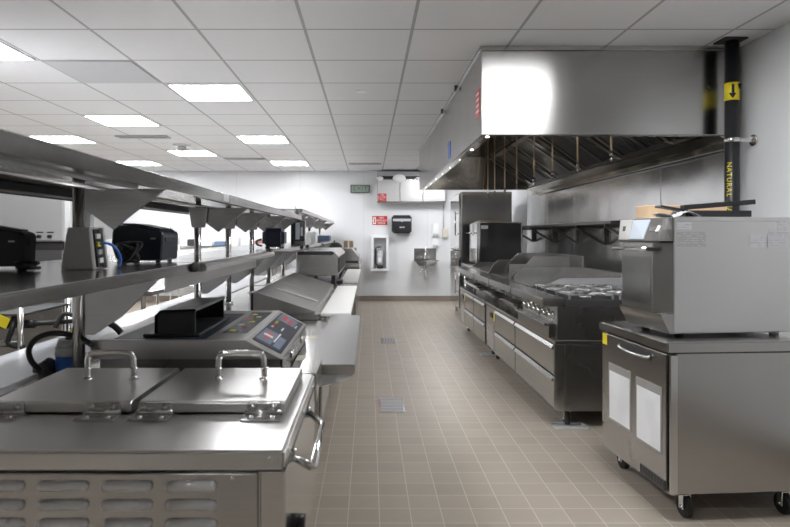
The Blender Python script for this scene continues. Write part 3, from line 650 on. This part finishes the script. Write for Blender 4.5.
# ---- foreground lidded appliance
t = thing('lidded_appliance', 'large stainless appliance with two hinged top lids and louvered panel, nearest at the lower left', 'appliance', (-.58, 1.6, 0))
FX0, FX1, FY0, FY1, FZ = -.98, -.175, 1.25, 1.95, .93
obj('cabinet', bx(B(), FX0, FX1, FY0 + .012, FY1, .12, FZ - .045, .004), 'fore', t)
obj('top_plate', bx(B(), FX0, FX1, FY0, FY1, FZ - .042, FZ, .006, 2), 'foretop', t)
p = obj('louver_panel', bx(B(), FX0 + .01, -.232, FY0 + .001, FY0 + .0115, .25, .882, .002), 'forepanel', t)
obj('side_strip', bx(B(), -.226, FX1 - .001, FY0 + .001, FY0 + .0115, .25, .886, .002), 'fore', t)
for ix in range(5):
    for iz in range(12):
        cx = -.370 - .1335 * ix; z = .857 - .0395 * iz; b = B()
        yl = FY0 - .001
        cyl(b, (cx - .043, yl, z), (cx + .043, yl, z), .0105, seg=16); sph(b, (cx - .043, yl, z), .0105, u=12, v=8); sph(b, (cx + .043, yl, z), .0105, u=12, v=8)
        obj('louver', b, 'louver', p)
b = B()
for (sx, sz) in ((-.283, .872), (-.205, .913), (-.93, .913)): sph(b, (sx, FY0 + .002, sz), .006, (1, .6, 1), 12, 8)
obj('screw', b, 'chrome', t)
def lid(x0, x1, hx0, hx1, hinges, pitch=0):
    o = obj('lid', pr(B(), [(1.51, FZ + .003), (1.51, FZ + .026), (1.518, FZ + .031), (1.892, FZ + .031), (1.9, FZ + .026), (1.9, FZ + .003)], 'x', x0, x1, .0015), 'foretop', t)
    y = 1.74; zl = FZ + .031
    h = tube(B(), [(hx0, y, zl), (hx0 + .001, y, zl + .055), (hx0 + .006, y, zl + .069), (hx0 + .02, y, zl + .076), (hx1 - .02, y, zl + .076), (hx1 - .006, y, zl + .069), (hx1 - .001, y, zl + .055), (hx1, y, zl)], .0085, 12, 3)
    for hx in (hx0, hx1): cyl(h, (hx, y, zl), (hx, y, zl + .004), .014); cyl(h, (hx, y, zl + .028), (hx, y, zl + .036), .0105)
    obj('handle', h, 'chrome', o)
    for hx in hinges:
        b = bx(B(), hx - .042, hx + .042, 1.500, 1.509, FZ + .006, FZ + .030, .002); bx(b, hx - .048, hx + .048, 1.445, 1.502, FZ, FZ + .004, .001)
        cyl(b, (hx - .046, 1.499, FZ + .007), (hx + .046, 1.499, FZ + .007), .006, seg=10)
        for s in (-.026, .026): sph(b, (hx + s, 1.499, FZ + .019), .0085, (1, .6, 1), 10, 6); sph(b, (hx + s, 1.468, FZ + .004), .008, (1, 1, .6), 10, 6)
        obj('hinge', b, 'steel', o)
lid(-.578, -.209, -.436, -.302, (-.262, -.535))
lid(-.952, -.598, -.815, -.680, (-.665, -.905))
b = tube(B(), [(-.176, 1.40, .862), (-.131, 1.375, .848), (-.126, 1.385, .848), (-.128, 1.66, .856), (-.131, 1.67, .857), (-.176, 1.74, .868)], .009, 10)
for yy in (1.40, 1.74): cyl(b, (-.1745, yy, .868), (-.168, yy, .868), .017)
obj('towel_handle', b, 'chrome', t)
b = B()
for yy in (1.32, 1.6, 1.86): sph(b, (-.174, yy, .905), .006, (.6, 1, 1), 10, 6)
obj('side_screw', b, 'chrome', t)
for xx in (-.92, -.24):
    for yy in (1.32, 1.88): obj('leg', cyl(B(), (xx, yy, 0), (xx, yy, .122), .022), 'chrome', t)
obj('drain_valve', cyl(B(), (-.176, 1.42, .70), (-.150, 1.42, .70), .02), 'black', t)
# ---- work tables of the island
def table(nm, label, cat, y0, y1, x0, x1, zt, cab=None, cmat='shade'):
    t = thing(nm, label, cat, ((x0 + x1) / 2, (y0 + y1) / 2, 0))
    obj('worktop', bx(B(), x0, x1, y0, y1, zt - .035, zt, .004, 2), 'top', t)
    if cab:
        c = obj('cabinet', bx(B(), x0 + .05, cab[2], cab[0], cab[1], .13, zt - .036, .004), cmat, t)
        n = max(1, round((cab[1] - cab[0]) / .7)); w = (cab[1] - cab[0]) / n
        for k in range(n):
            d = obj('door', bx(B(), cab[2] + .001, cab[2] + .02, cab[0] + k * w + .012, cab[0] + (k + 1) * w - .012, .15, zt - .08, .004), 'steel', t)
            obj('handle', bx(B(), cab[2] + .02, cab[2] + .035, cab[0] + k * w + .05, cab[0] + (k + 1) * w - .05, zt - .13, zt - .11, .003), 'chrome', d)
        for yy in (cab[0] + .08, cab[1] - .08):
            for xx in (x0 + .15, cab[2] - .08): caster(t, xx, yy, .132, .05)
    else:
        for yy in (y0 + .12, y1 - .12):
            for xx in (x0 + .1, x1 - .12): obj('leg', cyl(B(), (xx, yy, 0), (xx, yy, zt - .035), .02), 'chrome', t)
        obj('undershelf', bx(B(), x0 + .08, x1 - .1, y0 + .1, y1 - .1, .25, .27, .002), 'shade', t)
    return t
t = table('prep_table', 'stainless worktable with fold down aisle shelf, under the appliance with buttons', 'worktable', 1.97, 3.60, -1.12, -.236, .866)
f = obj('fold_down_shelf', bx(B(), -.228, -.05, 2.22, 3.60, .862, .90, .004, 2), 'top', t)
for yy in (2.24, 3.5): obj('shelf_bracket', pr(B(), [(-.236, .861), (-.06, .861), (-.064, .850), (-.10, .832), (-.236, .80)], 'y', yy, yy + .03, .002), 'white', f)
for (a, c) in ((2.95, 3.03), (2.45, 2.55)): obj('pad', bx(B(), -.300, -.262, a, c, .866, .869, .001), 'ivory', t)
obj('corner_plate', pr(B(), [(1.975, .831), (1.975, .925), (2.20, .925), (2.20, .90)], 'x', -.235, -.170, .001), 'fore', t)
t = table('prep_refrigerator', 'refrigerated prep table with sloped stainless lids and white board in front', 'prep table', 3.62, 5.68, -1.12, -.31, .90, (4.0, 5.6, -.33))
for (a, c) in ((3.64, 4.55), (4.56, 5.60)):
    l = obj('sloped_lid', pr(B(), [(-.678, 1.032), (-.325, .918), (-.325, .902), (-.70, .902), (-.70, 1.028)], 'y', a, c, .002), 'foretop', t)
    obj('gasket', bx(B(), -.715, -.701, a, c, .902, 1.022, .001), 'rubber', l)
    if a < 4: b = bx(B(), -.15, .15, -.06, .06, -.001, .004, .002); b.transform(Matrix.Translation((-.49, a + .46, .9735)) @ Matrix.Rotation(math.atan2(.114, .353), 4, 'Y')); obj('reflection_strip', b, 'alu', l)  # raised strip standing for a bright reflected streak on the lid
def board(y0, y1, label, x0=-.29, x1=-.108):
    t = thing('cutting_board', label, 'cutting board', ((x0 + x1) / 2, (y0 + y1) / 2, .885))  # the far-side slab built here stands for a steel reflection
    obj('slab', bx(B(), x0, x1, y0, y1, .885, .905, .003, 2), 'board', t); return t
G = None
tb = t
for yy in (3.75, 5.35): obj('board_arm', bx(B(), -.309, -.115, yy, yy + .04, .862, .884, .002), 'steel', t)
board(3.64, 5.62, 'white cutting board along the aisle in front of the sloped lids, nearer one')
t = table('prep_refrigerator', 'farther refrigerated prep table with raised rounded steel hood over it', 'prep table', 5.72, 8.40, -1.12, -.31, .90, (5.9, 8.3, -.33))
h = obj('raised_hood', pr(B(), [(-.69, .99), (-.29, .99), (-.29, 1.175), (-.335, 1.225), (-.69, 1.225)], 'y', 5.75, 7.4, .004), 'steelx', t)
b = pr(B(), [(-.68, 1.188), (-.35, 1.188), (-.325, 1.200), (-.345, 1.2235), (-.68, 1.2235)], 'y', 5.742, 5.755); bx(b, -.289, -.280, 5.76, 7.38, 1.02, 1.16, .002); obj('gasket', b, 'rubber', h)
b = B()
for yy in (5.80, 7.3):
    for xx in (-.64, -.34): bx(b, xx - .02, xx + .02, yy, yy + .04, .90, .992, .002)
obj('hood_support', b, 'black', t)
obj('hinge_block', bx(B(), -.308, -.25, 5.78, 5.98, .905, .94, .004), 'black', t)
for yy in (6.25, 8.1): obj('board_arm', bx(B(), -.309, -.115, yy, yy + .04, .862, .884, .002), 'steel', t)
obj('board_rail', bx(B(), -.309, -.12, 5.74, 6.10, .858, .882, .003), 'steel', t)
board(6.15, 8.35, 'white cutting board along the aisle farther back, beyond the gap')
t = table('work_counter', 'farthest stainless counter of the left line, reaching toward the back wall', 'worktable', 8.46, 12.3, -1.12, -.13, .90, (8.6, 12.2, -.2))
t = thing('warming_unit', 'sloped stainless warming unit at the far end of the left counter', 'appliance', (-.32, 9.1, .90))
obj('body', bx(B(), -.52, -.14, 8.75, 9.7, .905, 1.0, .003), 'steel', t)
obj('opening', bx(B(), -.50, -.15, 8.742, 8.76, .97, 1.0, 0), 'black', t)
obj('hood', pr(B(), [(-.50, 1.001), (-.14, 1.001), (-.13, 1.05), (-.25, 1.185), (-.36, 1.185), (-.49, 1.06)], 'y', 8.75, 9.7, .003), 'shade', t)
obj('shelf_rail', bx(B(), -.50, -.10, 8.58, 8.74, .945, .955, .002), 'chrome', t)
for xx in (-.48, -.12): obj('rail_leg', bx(B(), xx - .01, xx + .01, 8.6, 8.72, .902, .944, .001), 'chrome', t)
t = thing('rear_stand', 'steel box stand behind the warming unit carrying the black lid', 'stand', (-.5, 10.1, .90))
obj('box', bx(B(), -.67, -.2, 9.75, 10.4, .902, 1.17, .004), 'shade', t)
b = sph(B(), (-.55, 10.0, 1.17), .10, (1.2, 1, .9)); bmesh.ops.bisect_plane(b, geom=b.verts[:] + b.edges[:] + b.faces[:], plane_co=(0, 0, 1.171), plane_no=(0, 0, 1), clear_inner=True); bmesh.ops.holes_fill(b, edges=b.edges[:])
one('domed_lid', b, 'black', 'black rounded lid on the box stand near the back wall', 'lid', (-.55, 10.0, 1.171))
for xx, lb in ((-.375, 'brown shaker at the back of the left line, left of the pair'), (-.285, 'brown shaker at the back of the left line, right of the pair')):
    b = cyl(B(), (xx, 9.9, 1.171), (xx, 9.9, 1.27), .036, .034, seg=14); cyl(b, (xx, 9.9, 1.27), (xx, 9.9, 1.285), .03); one('shaker', b, 'brown', lb, 'shaker', (xx, 9.9, 1.171), 'brown shakers')
# other side slab, pale colour standing for a reflection in the stainless top
t = board(1.3, 7.0, 'long slab painted pale for a reflection in steel, on the far side of the island, running behind the posts', -1.445, -1.135)
t.children[0].data.materials[0] = M['reflslab']
b = B()
for yy in (1.35, 2.3, 3.8, 5.3, 6.8): bx(b, -1.44, -1.121, yy, yy + .04, .86, .884, .002)
obj('support_arm', b, 'steel', t)
# ---- appliance with slanted control panel
t = thing('control_panel_appliance', 'stainless tabletop appliance with slanted dark button panel, behind the lidded appliance', 'appliance', (-.64, 2.5, .866))
Y0, Y1 = 2.10, 2.92
obj('housing', pr(B(), [(-.975, .945), (-.975, 1.0125), (-.432, 1.0125), (-.3045, .946), (-.3045, .944)], 'y', Y0, Y1, .002), 'foretop', t)
obj('base', bx(B(), -.95, -.31, Y0 + .02, Y1 - .01, .876, .944, .002), 'rangedark', t)
obj('glass_plate', bx(B(), -.90, -.575, Y0 + .02, 2.80, 1.0126, 1.0133, 0), 'panel', t)
s = obj('side_panel', bx(B(), -.312, -.304, Y0 + .02, Y1 - .006, .872, .9435, .002), 'glossblack', t)
for yy in (2.36, 2.70): obj('side_vent', bx(B(), -.3045, -.300, yy, yy + .06, .895, .92, .002), 'chrome', s)
for xx in (-.92, -.36):
    for yy in (Y0 + .06, Y1 - .06): obj('foot', cyl(B(), (xx, yy, .866), (xx, yy, .877), .02), 'rubber', t)
def slant(u0, u1, v0, v1, th):
    L = .1438; b = bx(B(), u0 * L, u1 * L, Y0 + v0 * .82, Y0 + v1 * .82, 0, th, .0006)
    b.transform(Matrix.Translation((-.432, 0, 1.0127)) @ Matrix.Rotation(math.atan2(.0665, .1275), 4, 'Y')); return b
o = obj('control_overlay', slant(.10, .92, .07, .95, .0015), 'panel', t)
for (a, c, d, e, m) in ((.14, .55, .12, .40, 'panel2'), (.16, .75, .72, .93, 'panel2'), (.62, .82, .12, .36, 'panel2')): obj('key_field', slant(a, c, d, e, .0022), m, o)
obj('red_display', slant(.28, .42, .77, .90, .003), 'red', o); obj('red_display', slant(.50, .62, .74, .87, .003), 'red', o)
for k, m in enumerate(('yellow', 'yellow', 'red', 'red', 'white')): obj('indicator', slant(.20, .27, .66 - .045 * k, .69 - .045 * k, .003), m if k != 0 else 'green', o)
obj('stop_key', slant(.28, .42, .20, .34, .003), 'redlite', o); obj('cross_key', slant(.22, .48, .25, .285, .0034), 'white', o)
obj('white_key', slant(.56, .60, .20, .42, .003), 'white', o); obj('white_key', slant(.50, .55, .50, .58, .003), 'white', o); obj('white_key', slant(.78, .82, .72, .8, .003), 'white', o)
o = obj('top_overlay', bx(B(), -.55, -.455, 2.25, 2.84, 1.0126, 1.0142, .0005), 'keystrip', t)
cols = ('yellow', 'red', 'ivory', 'yellow', 'redlite', 'ivory', 'yellow')
for k in range(7): obj('key', bx(B(), -.53 + .03 * (k % 2), -.51 + .03 * (k % 2), 2.29 + k * .075, 2.32 + k * .075, 1.0143, 1.0153, 0), cols[k], o)
b = B(); x0, x1, ya, yb, z0 = -.80, -.625, 2.16, 2.60, 1.0135
pr(b, [(x0 + .03, z0 + .012), (x0 + .03, z0 + .075), (x0 + .05, z0 + .095), (x1, z0 + .1), (x1 + .006, z0 + .092), (x0 + .055, z0 + .085), (x0 + .042, z0 + .07), (x0 + .042, z0 + .012)], 'y', ya, yb)
pr(b, [(x0 + .03, z0 + .012), (x0 + .03, z0 + .075), (x0 + .05, z0 + .095), (x1, z0 + .1), (x1, z0 + .012)], 'y', ya, ya + .012)
pr(b, [(x0 + .03, z0 + .012), (x0 + .03, z0 + .075), (x0 + .05, z0 + .095), (x1, z0 + .1), (x1, z0 + .012)], 'y', yb - .012, yb)
bx(b, x0 - .01, x1 + .02, ya - .01, yb + .02, z0, z0 + .012, .004)
one('black_cover', b, 'black', 'black open sided plastic cover lying on the stainless appliance with buttons', 'cover', (-.69, 2.38, z0))
# ---- overshelves
def overshelf(label, y0, y1, posts, lows, zt, xf=-.70):
    t = thing('overshelf', label, 'shelf', (-1.05, (y0 + y1) / 2, .9))
    b = B(); bx(b, -1.40, xf, y0, y1, zt - .005, zt, .001); bx(b, xf - .006, xf, y0, y1, zt - .045, zt - .005, .001); bx(b, -1.40, -1.394, y0, y1, zt - .045, zt - .005, .001)
    bx(b, xf - .03, xf - .006, y0, y1, zt - .045, zt - .041, 0)
    obj('top_shelf', b, 'shade', t)
    b = B()
    bx(b, -1.38, -1.31, y0 + .01, y1 - .01, zt - .04, zt - .006, .003)
    obj('stiffener', b, 'dark', t)
    for (a, c, m) in lows:
        b = B(); bx(b, -1.40, -.70, a, c, 1.263, 1.268, .001); bx(b, -.706, -.70, a, c, 1.232, 1.263, .001); bx(b, -1.40, -1.394, a, c, 1.232, 1.263, .001); bx(b, -.73, -.706, a, c, 1.232, 1.236, 0)
        o = obj('lower_shelf', b, 'shelf', t)
        b = sph(B(), (-.695, c - .03, 1.252), .022, (.8, 1.9, .9), 12, 8); obj('end_cap', b, 'rubber', o)
    for yy in posts:
        b = cyl(B(), (-.985, yy, .904), (-.985, yy, zt - .006), .02, seg=16); cyl(b, (-.985, yy, 1.222), (-.985, yy, 1.24), .026); cyl(b, (-.985, yy, .904), (-.985, yy, .912), .035)
        obj('post', b, 'steel', t)
        for (zb, m) in ((zt - .046, 1), (1.231, 1)):
            if zb > 1.3: pts = [(-.962, zb), (-.685, zb), (-.80, zb - .085), (-.865, zb - .14), (-.962, zb - .07)]
            else: pts = [(-.962, zb), (-.71, zb), (-.84, zb - .13), (-.93, zb - .19), (-.962, zb - .19)]
            obj('bracket', pr(B(), pts, 'y', yy - .006, yy + .006, .001), 'steelx', t)
        if yy > 3: obj('bracket_plate', pr(B(), [(-1.03, zt - .046), (-.92, zt - .046), (-.935, zt - .16), (-1.01, zt - .16)], 'y', yy - .034, yy - .021, .001), 'steelx', t)
    return t
t = overshelf('two tier stainless overshelf on posts above the near half of the left island', .45, 6.30, (2.04, 3.46, 4.22, 5.06, 5.9), ((.45, 2.43, 'shade'), (2.45, 4.27, 'shade'), (4.29, 6.30, 'shade')), 1.583)
obj('ticket_rail', pr(B(), [(-.699, 1.262), (-.672, 1.262), (-.664, 1.25), (-.668, 1.232), (-.699, 1.226)], 'y', 2.47, 4.25, .001), 'oven', t)
obj('skirt', bx(B(), -.715, -.707, 2.10, 3.78, 1.178, 1.231, .002), 'oven', t)
obj('under_light', bx(B(), -.80, -.765, .5, 2.0, 1.535, 1.555, .003), 'grey', t)
obj('wire_conduit', cyl(B(), (-.90, .5, 1.535), (-.90, 6.2, 1.535), .008, seg=8), 'chrome', t)
obj('front_glint', bx(B(), -.705, -.697, 2.9, 3.0, 1.545, 1.58, .001), 'white', t)  # white chip standing for a small reflection on the shelf edge
t = overshelf('farther stainless overshelf section reaching the back wall', 6.36, 12.25, (6.9, 8.3, 10.0, 12.1), ((6.36, 6.86, 'shade'), (6.88, 8.6, 'shade'), (8.62, 12.25, 'shade')), 1.66, -.70)
obj('ticket_rail', bx(B(), -.699, -.672, 6.9, 8.55, 1.232, 1.262, .004), 'oven', t)
obj('aerial', cyl(B(), (-.80, 6.6, 1.661), (-.80, 6.6, 1.70), .004, seg=6), 'black', t)
t = thing('order_screen', 'upright order screen in a steel frame hanging at the shelf joint', 'screen', (-.67, 6.1, 1.30))
obj('housing', bx(B(), -.76, -.645, 6.10, 6.20, 1.27, 1.535, .006), 'steel', t)
obj('dark_side', bx(B(), -.79, -.762, 6.10, 6.22, 1.27, 1.53, .003), 'black', t)
obj('frame', frame_rect(B(), 'y', 0, -.755, -.65, 1.32, 1.52, .012, 6.088, 6.10), 'black', t)
obj('display', bx(B(), -.742, -.70, 6.092, 6.10, 1.335, 1.505, .001), 'screen', t)
obj('button', bx(B(), -.69, -.668, 6.092, 6.10, 1.37, 1.46, .001), 'grey', t)
# ---- things on the lower shelf
SZ = 1.269
def printer(label, x0, x1, y0, y1, z1, mat='black'):
    t = thing('label_printer', label, 'printer', ((x0 + x1) / 2, (y0 + y1) / 2, SZ))
    h = z1 - SZ; w = x1 - x0
    pts = [(x0 + .02, SZ + .008), (x0, SZ + h * .45), (x0 + .004, SZ + h * .85), (x0 + .02, SZ + h), (x0 + w * .4, SZ + h), (x1 - .015, SZ + h * .86), (x1, SZ + h * .78), (x1 - .006, SZ + .008)]
    b = pr(B(), pts, 'y', y0, y1, .006); obj('housing', b, mat, t)
    obj('top_cover', pr(B(), [(x0 + .03, SZ + h + .0015), (x0 + w * .42, SZ + h + .0015), (x1 - .02, SZ + h * .87 + .001), (x1 - .02, SZ + h * .87 + .006), (x0 + w * .42, SZ + h + .007), (x0 + .03, SZ + h + .007)], 'y', y0 + .02, y1 - .02), 'navy', t)
    obj('paper_slot', bx(B(), x1 - .004, x1 + .002, y0 + .03, y1 - .03, SZ + h * .55, SZ + h * .68, .001), 'dark', t)
    obj('badge', bx(B(), x1 - .05, x1 - .03, y0 - .002, y0 + .001, SZ + h * .62, SZ + h * .66, 0), 'grey', t)
    for xx in (x0 + .04, x1 - .03):
        for yy in (y0 + .03, y1 - .03): obj('foot', cyl(B(), (xx, yy, SZ), (xx, yy, SZ + .012), .010, seg=10), 'rubber', t)
    return t
PA = printer('black receipt printer at the left edge of the photo on the lower shelf', -1.36, -1.12, 1.95, 2.03, 1.41)
PB = printer('black receipt printer on the lower shelf just right of the putty coloured box', -1.03, -.822, 2.40, 2.60, 1.42, 'navy')
t = thing('label_printer', 'small rounded black printer farther along the lower shelf', 'printer', (-.81, 5.1, SZ))
obj('housing', bx(B(), -.89, -.705, 5.0, 5.2, SZ + .008, 1.437, .03, 3), 'navy', t)
b = B(); bmesh.ops.create_circle(b, segments=4, radius=.001); b.clear()
tube(b, [(-.895, 5.05, SZ + .02), (-.935, 5.05, SZ + .03), (-.94, 5.05, SZ + .06), (-.90, 5.05, SZ + .075)], .009, sm=5); obj('cord', b, 'rubber', t)
for xx in (-.86, -.74): obj('foot', cyl(B(), (xx, 5.1, SZ), (xx, 5.1, SZ + .012), .02, seg=10), 'rubber', t)
t = thing('network_box', 'putty coloured tapered box with sockets on the lower shelf', 'electronics', (-.93, 1.96, SZ))
obj('housing', pr(B(), [(-.985, SZ), (-.962, 1.405), (-.890, 1.405), (-.876, SZ)], 'y', 1.915, 2.012, .004), 'beige', t)
o = obj('port_panel', pr(B(), [(-.876, SZ + .008), (-.8895, 1.398), (-.885, 1.398), (-.870, SZ + .008)], 'y', 1.932, 1.972), 'black', t)
for k, (z, m) in enumerate(((1.376, 'white'), (1.350, 'yellow'), (1.325, 'grey'), (1.298, 'white'))): obj('socket', bx(B(), -.888 + (1.40 - z) * .11, -.880 + (1.40 - z) * .125, 1.938, 1.966, z - .008, z + .008, .001), m, o)
obj('ridge', pr(B(), [(-.877, SZ + .002), (-.891, 1.403), (-.878, 1.403), (-.862, SZ + .002)], 'y', 1.978, 1.994, .001), 'beige', t)
b = tube(B(), [(-.878, 1.95, 1.352), (-.855, 1.97, 1.352), (-.835, 1.985, 1.335), (-.826, 2.0, 1.30), (-.832, 2.0, 1.275)], .0045, sm=6); one('network_cable', b, 'cable', 'blue network cable curving down from the putty coloured box', 'cable', (-.83, 2.0, 1.27))
def coil(label, c, r, n, seed, wire=.006, zs=.6):
    rnd = random.Random(seed); pts = []
    for k in range(n * 8):
        a = k * math.pi / 4 * 1.04; rr = r * (.6 + .5 * rnd.random()); pts.append((c[0] + math.cos(a) * rr, c[1] + math.sin(a) * rr * .8, c[2] + wire + (.5 + .5 * math.sin(a * .5 + rnd.random())) * r * zs))
    obj('power_cord', tube(B(), pts, wire, 8, 3), 'rubber', label)
coil(PA, (-1.06, 1.86, SZ), .035, 3, 2, .005)
coil(PB, (-.91, 2.29, SZ), .045, 5, 5, .006, 1.7)
def small(nm, lab, cat, mat, x0, x1, y0, y1, z0, z1, bev=.006, grp=None):
    return one(nm, bx(B(), x0, x1, y0, y1, z0, z1, bev, 2), mat, lab, cat, ((x0 + x1) / 2, (y0 + y1) / 2, z0), grp)
small('storage_bin', 'long blue bin at the far end of the lower shelf', 'bin', 'bluebox', -.93, -.72, 11.0, 11.5, SZ, 1.37)
small('paper_box', 'white box on the lower shelf right of the order screen', 'box', 'white', -.80, -.70, 7.1, 7.3, SZ, 1.36)
small('paper_box', 'small blue and white box beyond the order screen', 'box', 'bluebox', -.92, -.82, 7.5, 7.7, SZ, 1.38)
small('paper_box', 'pale box before the long blue bin on the shelf', 'box', 'paint', -.93, -.80, 9.0, 9.3, SZ, 1.43)
# ---- blue plug and black cables
t = thing('power_plug', 'blue and grey industrial plug standing behind the lidded appliance', 'plug', tuple(at(65, 370, 2.12)))
p = at(64.5, 370, 2.12); zb = .867
obj('shell', cyl(B(), (p.x, 2.12, zb + .02), (p.x - .0, 2.12, at(65, 354, 2.12).z), .028, .030, seg=20), 'blue', t)
b = cyl(B(), (p.x, 2.12, at(65, 355, 2.12).z), (p.x + .003, 2.12, at(65, 346, 2.12).z), .033, seg=20); cyl(b, (p.x + .003, 2.12, at(65, 346, 2.12).z), (p.x + .006, 2.12, at(65, 339, 2.12).z), .029, .026, seg=20); obj('collar', b, 'grey', t)
obj('base_ring', cyl(B(), (p.x, 2.12, zb), (p.x, 2.12, zb + .022), .034, seg=20), 'blue', t)
o = obj('cap', cyl(B(), at(40, 374, 2.10), at(53, 366, 2.10), .035, seg=20), 'dark', t)
one('power_cable', tube(B(), [at(67, 341, 2.12), at(72, 334, 2.12), at(78, 327, 2.12), at(90, 321.5, 2.12), at(103, 321.5, 2.05), at(114, 326, 2.07), at(121, 333, 2.08)], .011, sm=6), 'rubber', 'thick black cable arching from the blue plug to the right past the post', 'cable', tuple(at(67, 341, 2.12)))
b = tube(B(), [at(92, 345, 1.99), at(82, 339, 2.04), at(66, 334, 2.04), at(50, 333.5, 2.04), at(36, 339, 2.04), at(29, 350, 2.04), at(32, 362, 2.04), at(42, 371, 2.04)], .0095, sm=6); one('power_cable', b, 'rubber', 'thick black cable looping to the left of the blue plug', 'cable', tuple(at(42, 371, 2.04)))
one('cable_tape', cyl(B(), at(72.5, 333.5, 2.12), at(77.5, 327.5, 2.12), .0145, seg=14), 'yellow', 'yellow tape around the black cable beside the near post', 'tape', tuple(at(75, 330, 2.12)))
# ================================================================ far left background
t = thing('dish_machine', 'pale stainless box machine with two black knobs behind the printers', 'appliance', (-2.8, 4.4, 0))
b = obj('hood', bx(B(), -3.7, -2.03, 4.0, 4.8, 1.335, 1.85, .01), 'alu', t)
obj('corner_post', bx(B(), -2.028, -1.99, 4.0, 4.06, .02, 1.8, .004), 'white', t)
obj('corner_post', bx(B(), -1.96, -1.90, 4.1, 4.16, .02, 1.8, .004), 'steel', t)
for px in (40, 50.5):
    q = at(px, 236.5, 4.0); k = obj('knob', cyl(B(), (q.x, 4.0, q.z), (q.x, 3.975, q.z), .011), 'black', t)
    obj('knob_legend', bx(B(), q.x - .022, q.x + .022, 3.997, 4.0, q.z + .024, q.z + .032, 0), 'dark', t)
obj('body', bx(B(), -3.6, -2.10, 4.12, 4.8, .12, 1.334, .006), 'shade', t)
obj('control_strip', bx(B(), -2.40, -2.06, 4.02, 4.10, 1.28, 1.333, .003), 'dark', t)
for xx in (-3.5, -2.2):
    for yy in (4.2, 4.7): obj('leg', cyl(B(), (xx, yy, 0), (xx, yy, .122), .025), 'chrome', t)
t = thing('hose_rack', 'dark pipe and rail rack seen under the lower shelf at the left', 'rack', (-2.1, 3.3, 0))
for yy in (3.1, 3.6):
    for xx in (-2.75, -1.8): obj('post', cyl(B(), (xx, yy, 0), (xx, yy, 1.05), .014), 'chrome', t)
obj('black_pipe', cyl(B(), (-2.76, 3.2, .905), (-1.78, 3.2, .905), .022), 'rubber', t)
for z in (.80, .825, .60): obj('rail', cyl(B(), (-2.75, 3.1, z), (-1.8, 3.1, z), .008, seg=8), 'chrome', t)
for z in (.3, .96): obj('shelf_board', bx(B(), -2.76, -1.79, 3.1, 3.6, z, z + .012, .001), 'dark', t)
b = bx(B(), -.05, .05, -.001, .001, -.028, .028, 0); b.transform(Matrix.Translation((-1.89, 3.07, .945)) @ Matrix.Rotation(R(24), 4, 'Y')); obj('yellow_tag', b, 'yellow', t)
b = tube(B(), [(-1.86, 3.15, .95), (-1.84, 3.1, .90), (-1.86, 3.1, .82), (-1.78, 3.1, .80)], .014, sm=5); tube(b, [(-1.62, 3.1, .9), (-1.58, 3.12, .97), (-1.50, 3.1, .94), (-1.80, 3.2, .905)], .012, sm=5); obj('hose', b, 'rubber', t)
t = thing('steel_worktable', 'wide stainless worktable left of the island, seen between the shelves', 'worktable', (-2.6, 7.1, 0))
obj('worktop', bx(B(), -3.3, -1.85, 5.1, 9.2, .86, .90, .004), 'top', t)
for xx in (-3.2, -1.95):
    for yy in (5.2, 7.1, 9.1): obj('leg', cyl(B(), (xx, yy, 0), (xx, yy, .86), .022), 'chrome', t)
obj('undershelf', bx(B(), -3.25, -1.9, 5.15, 9.15, .28, .30, .002), 'shade', t)
t = thing('back_counter', 'stainless counter with raised back edge along the back wall at the left', 'worktable', (-3.5, 12.2, 0))
obj('worktop', bx(B(), -5.2, -1.6, 11.8, 12.53, .86, .90, .004), 'top', t); obj('upstand', bx(B(), -5.2, -1.6, 12.49, 12.53, .90, 1.16, .004), 'steelx', t)
for xx in (-5.1, -3.4, -1.7):
    for yy in (11.9, 12.4): obj('leg', cyl(B(), (xx, yy, 0), (xx, yy, .86), .022), 'chrome', t)
t = thing('supply_rack', 'low wire supply rack against the back wall seen between the shelves', 'rack', (-2.7, 11.2, 0))
for xx in (-3.6, -1.75):
    for yy in (10.9, 11.4): obj('post', cyl(B(), (xx, yy, 0), (xx, yy, 1.60), .014), 'chrome', t)
for z in (.4, .9, 1.16):
    b = frame_rect(B(), 'z', 0, -3.61, -1.74, 10.89, 11.41, .02, z, z + .02)
    for k in range(24): bx(b, -3.58 + k * .0785, -3.574 + k * .0785, 10.91, 11.39, z + .008, z + .014, 0)
    obj('wire_shelf', b, 'chrome', t)
sup = [('dark', 'black supply box at the left end of the supply rack', .12), ('paint', 'white supply carton beside the black one on the rack', .18), ('bluebox', 'blue supply carton on the rack', .08), ('white', 'white tub on the supply rack right of the blue carton', .2), ('paint', 'tall white carton at the right part of the rack', .24), ('redbox', 'red and pink supply carton on the rack', .10)]
x = -3.32
for m, lb, h in sup:
    w = .2; small('supply_box', lb, 'box', m, x, x + w, 10.98, 11.32, 1.181, 1.181 + h, .012, 'supplies on the back rack'); x += .245
# ================================================================ camera, world, view
w = bpy.data.worlds.new('world'); bpy.context.scene.world = w; w.use_nodes = True
w.node_tree.nodes['Background'].inputs['Color'].default_value = (.8, .85, .9, 1); w.node_tree.nodes['Background'].inputs['Strength'].default_value = .3
cam = bpy.data.cameras.new('camera'); co = bpy.data.objects.new('camera', cam); C.objects.link(co)
co.location = (0, 0, EYE); co.rotation_euler = (R(90), 0, 0)
cam.sensor_width = 36; cam.sensor_fit = 'HORIZONTAL'; cam.lens = 600 / 790 * 36
cam.shift_x = 26.5 / 790; cam.shift_y = -28.5 / 790
cam.clip_start = .02
cam.dof.use_dof = True; cam.dof.focus_distance = 4.3; cam.dof.aperture_fstop = 5.0
sc = bpy.context.scene; sc.camera = co
sc.view_settings.view_transform = 'Standard'; sc.view_settings.look = 'None'; sc.view_settings.gamma = 1; sc.view_settings.use_curve_mapping = False
sc.view_settings.exposure = 0.55
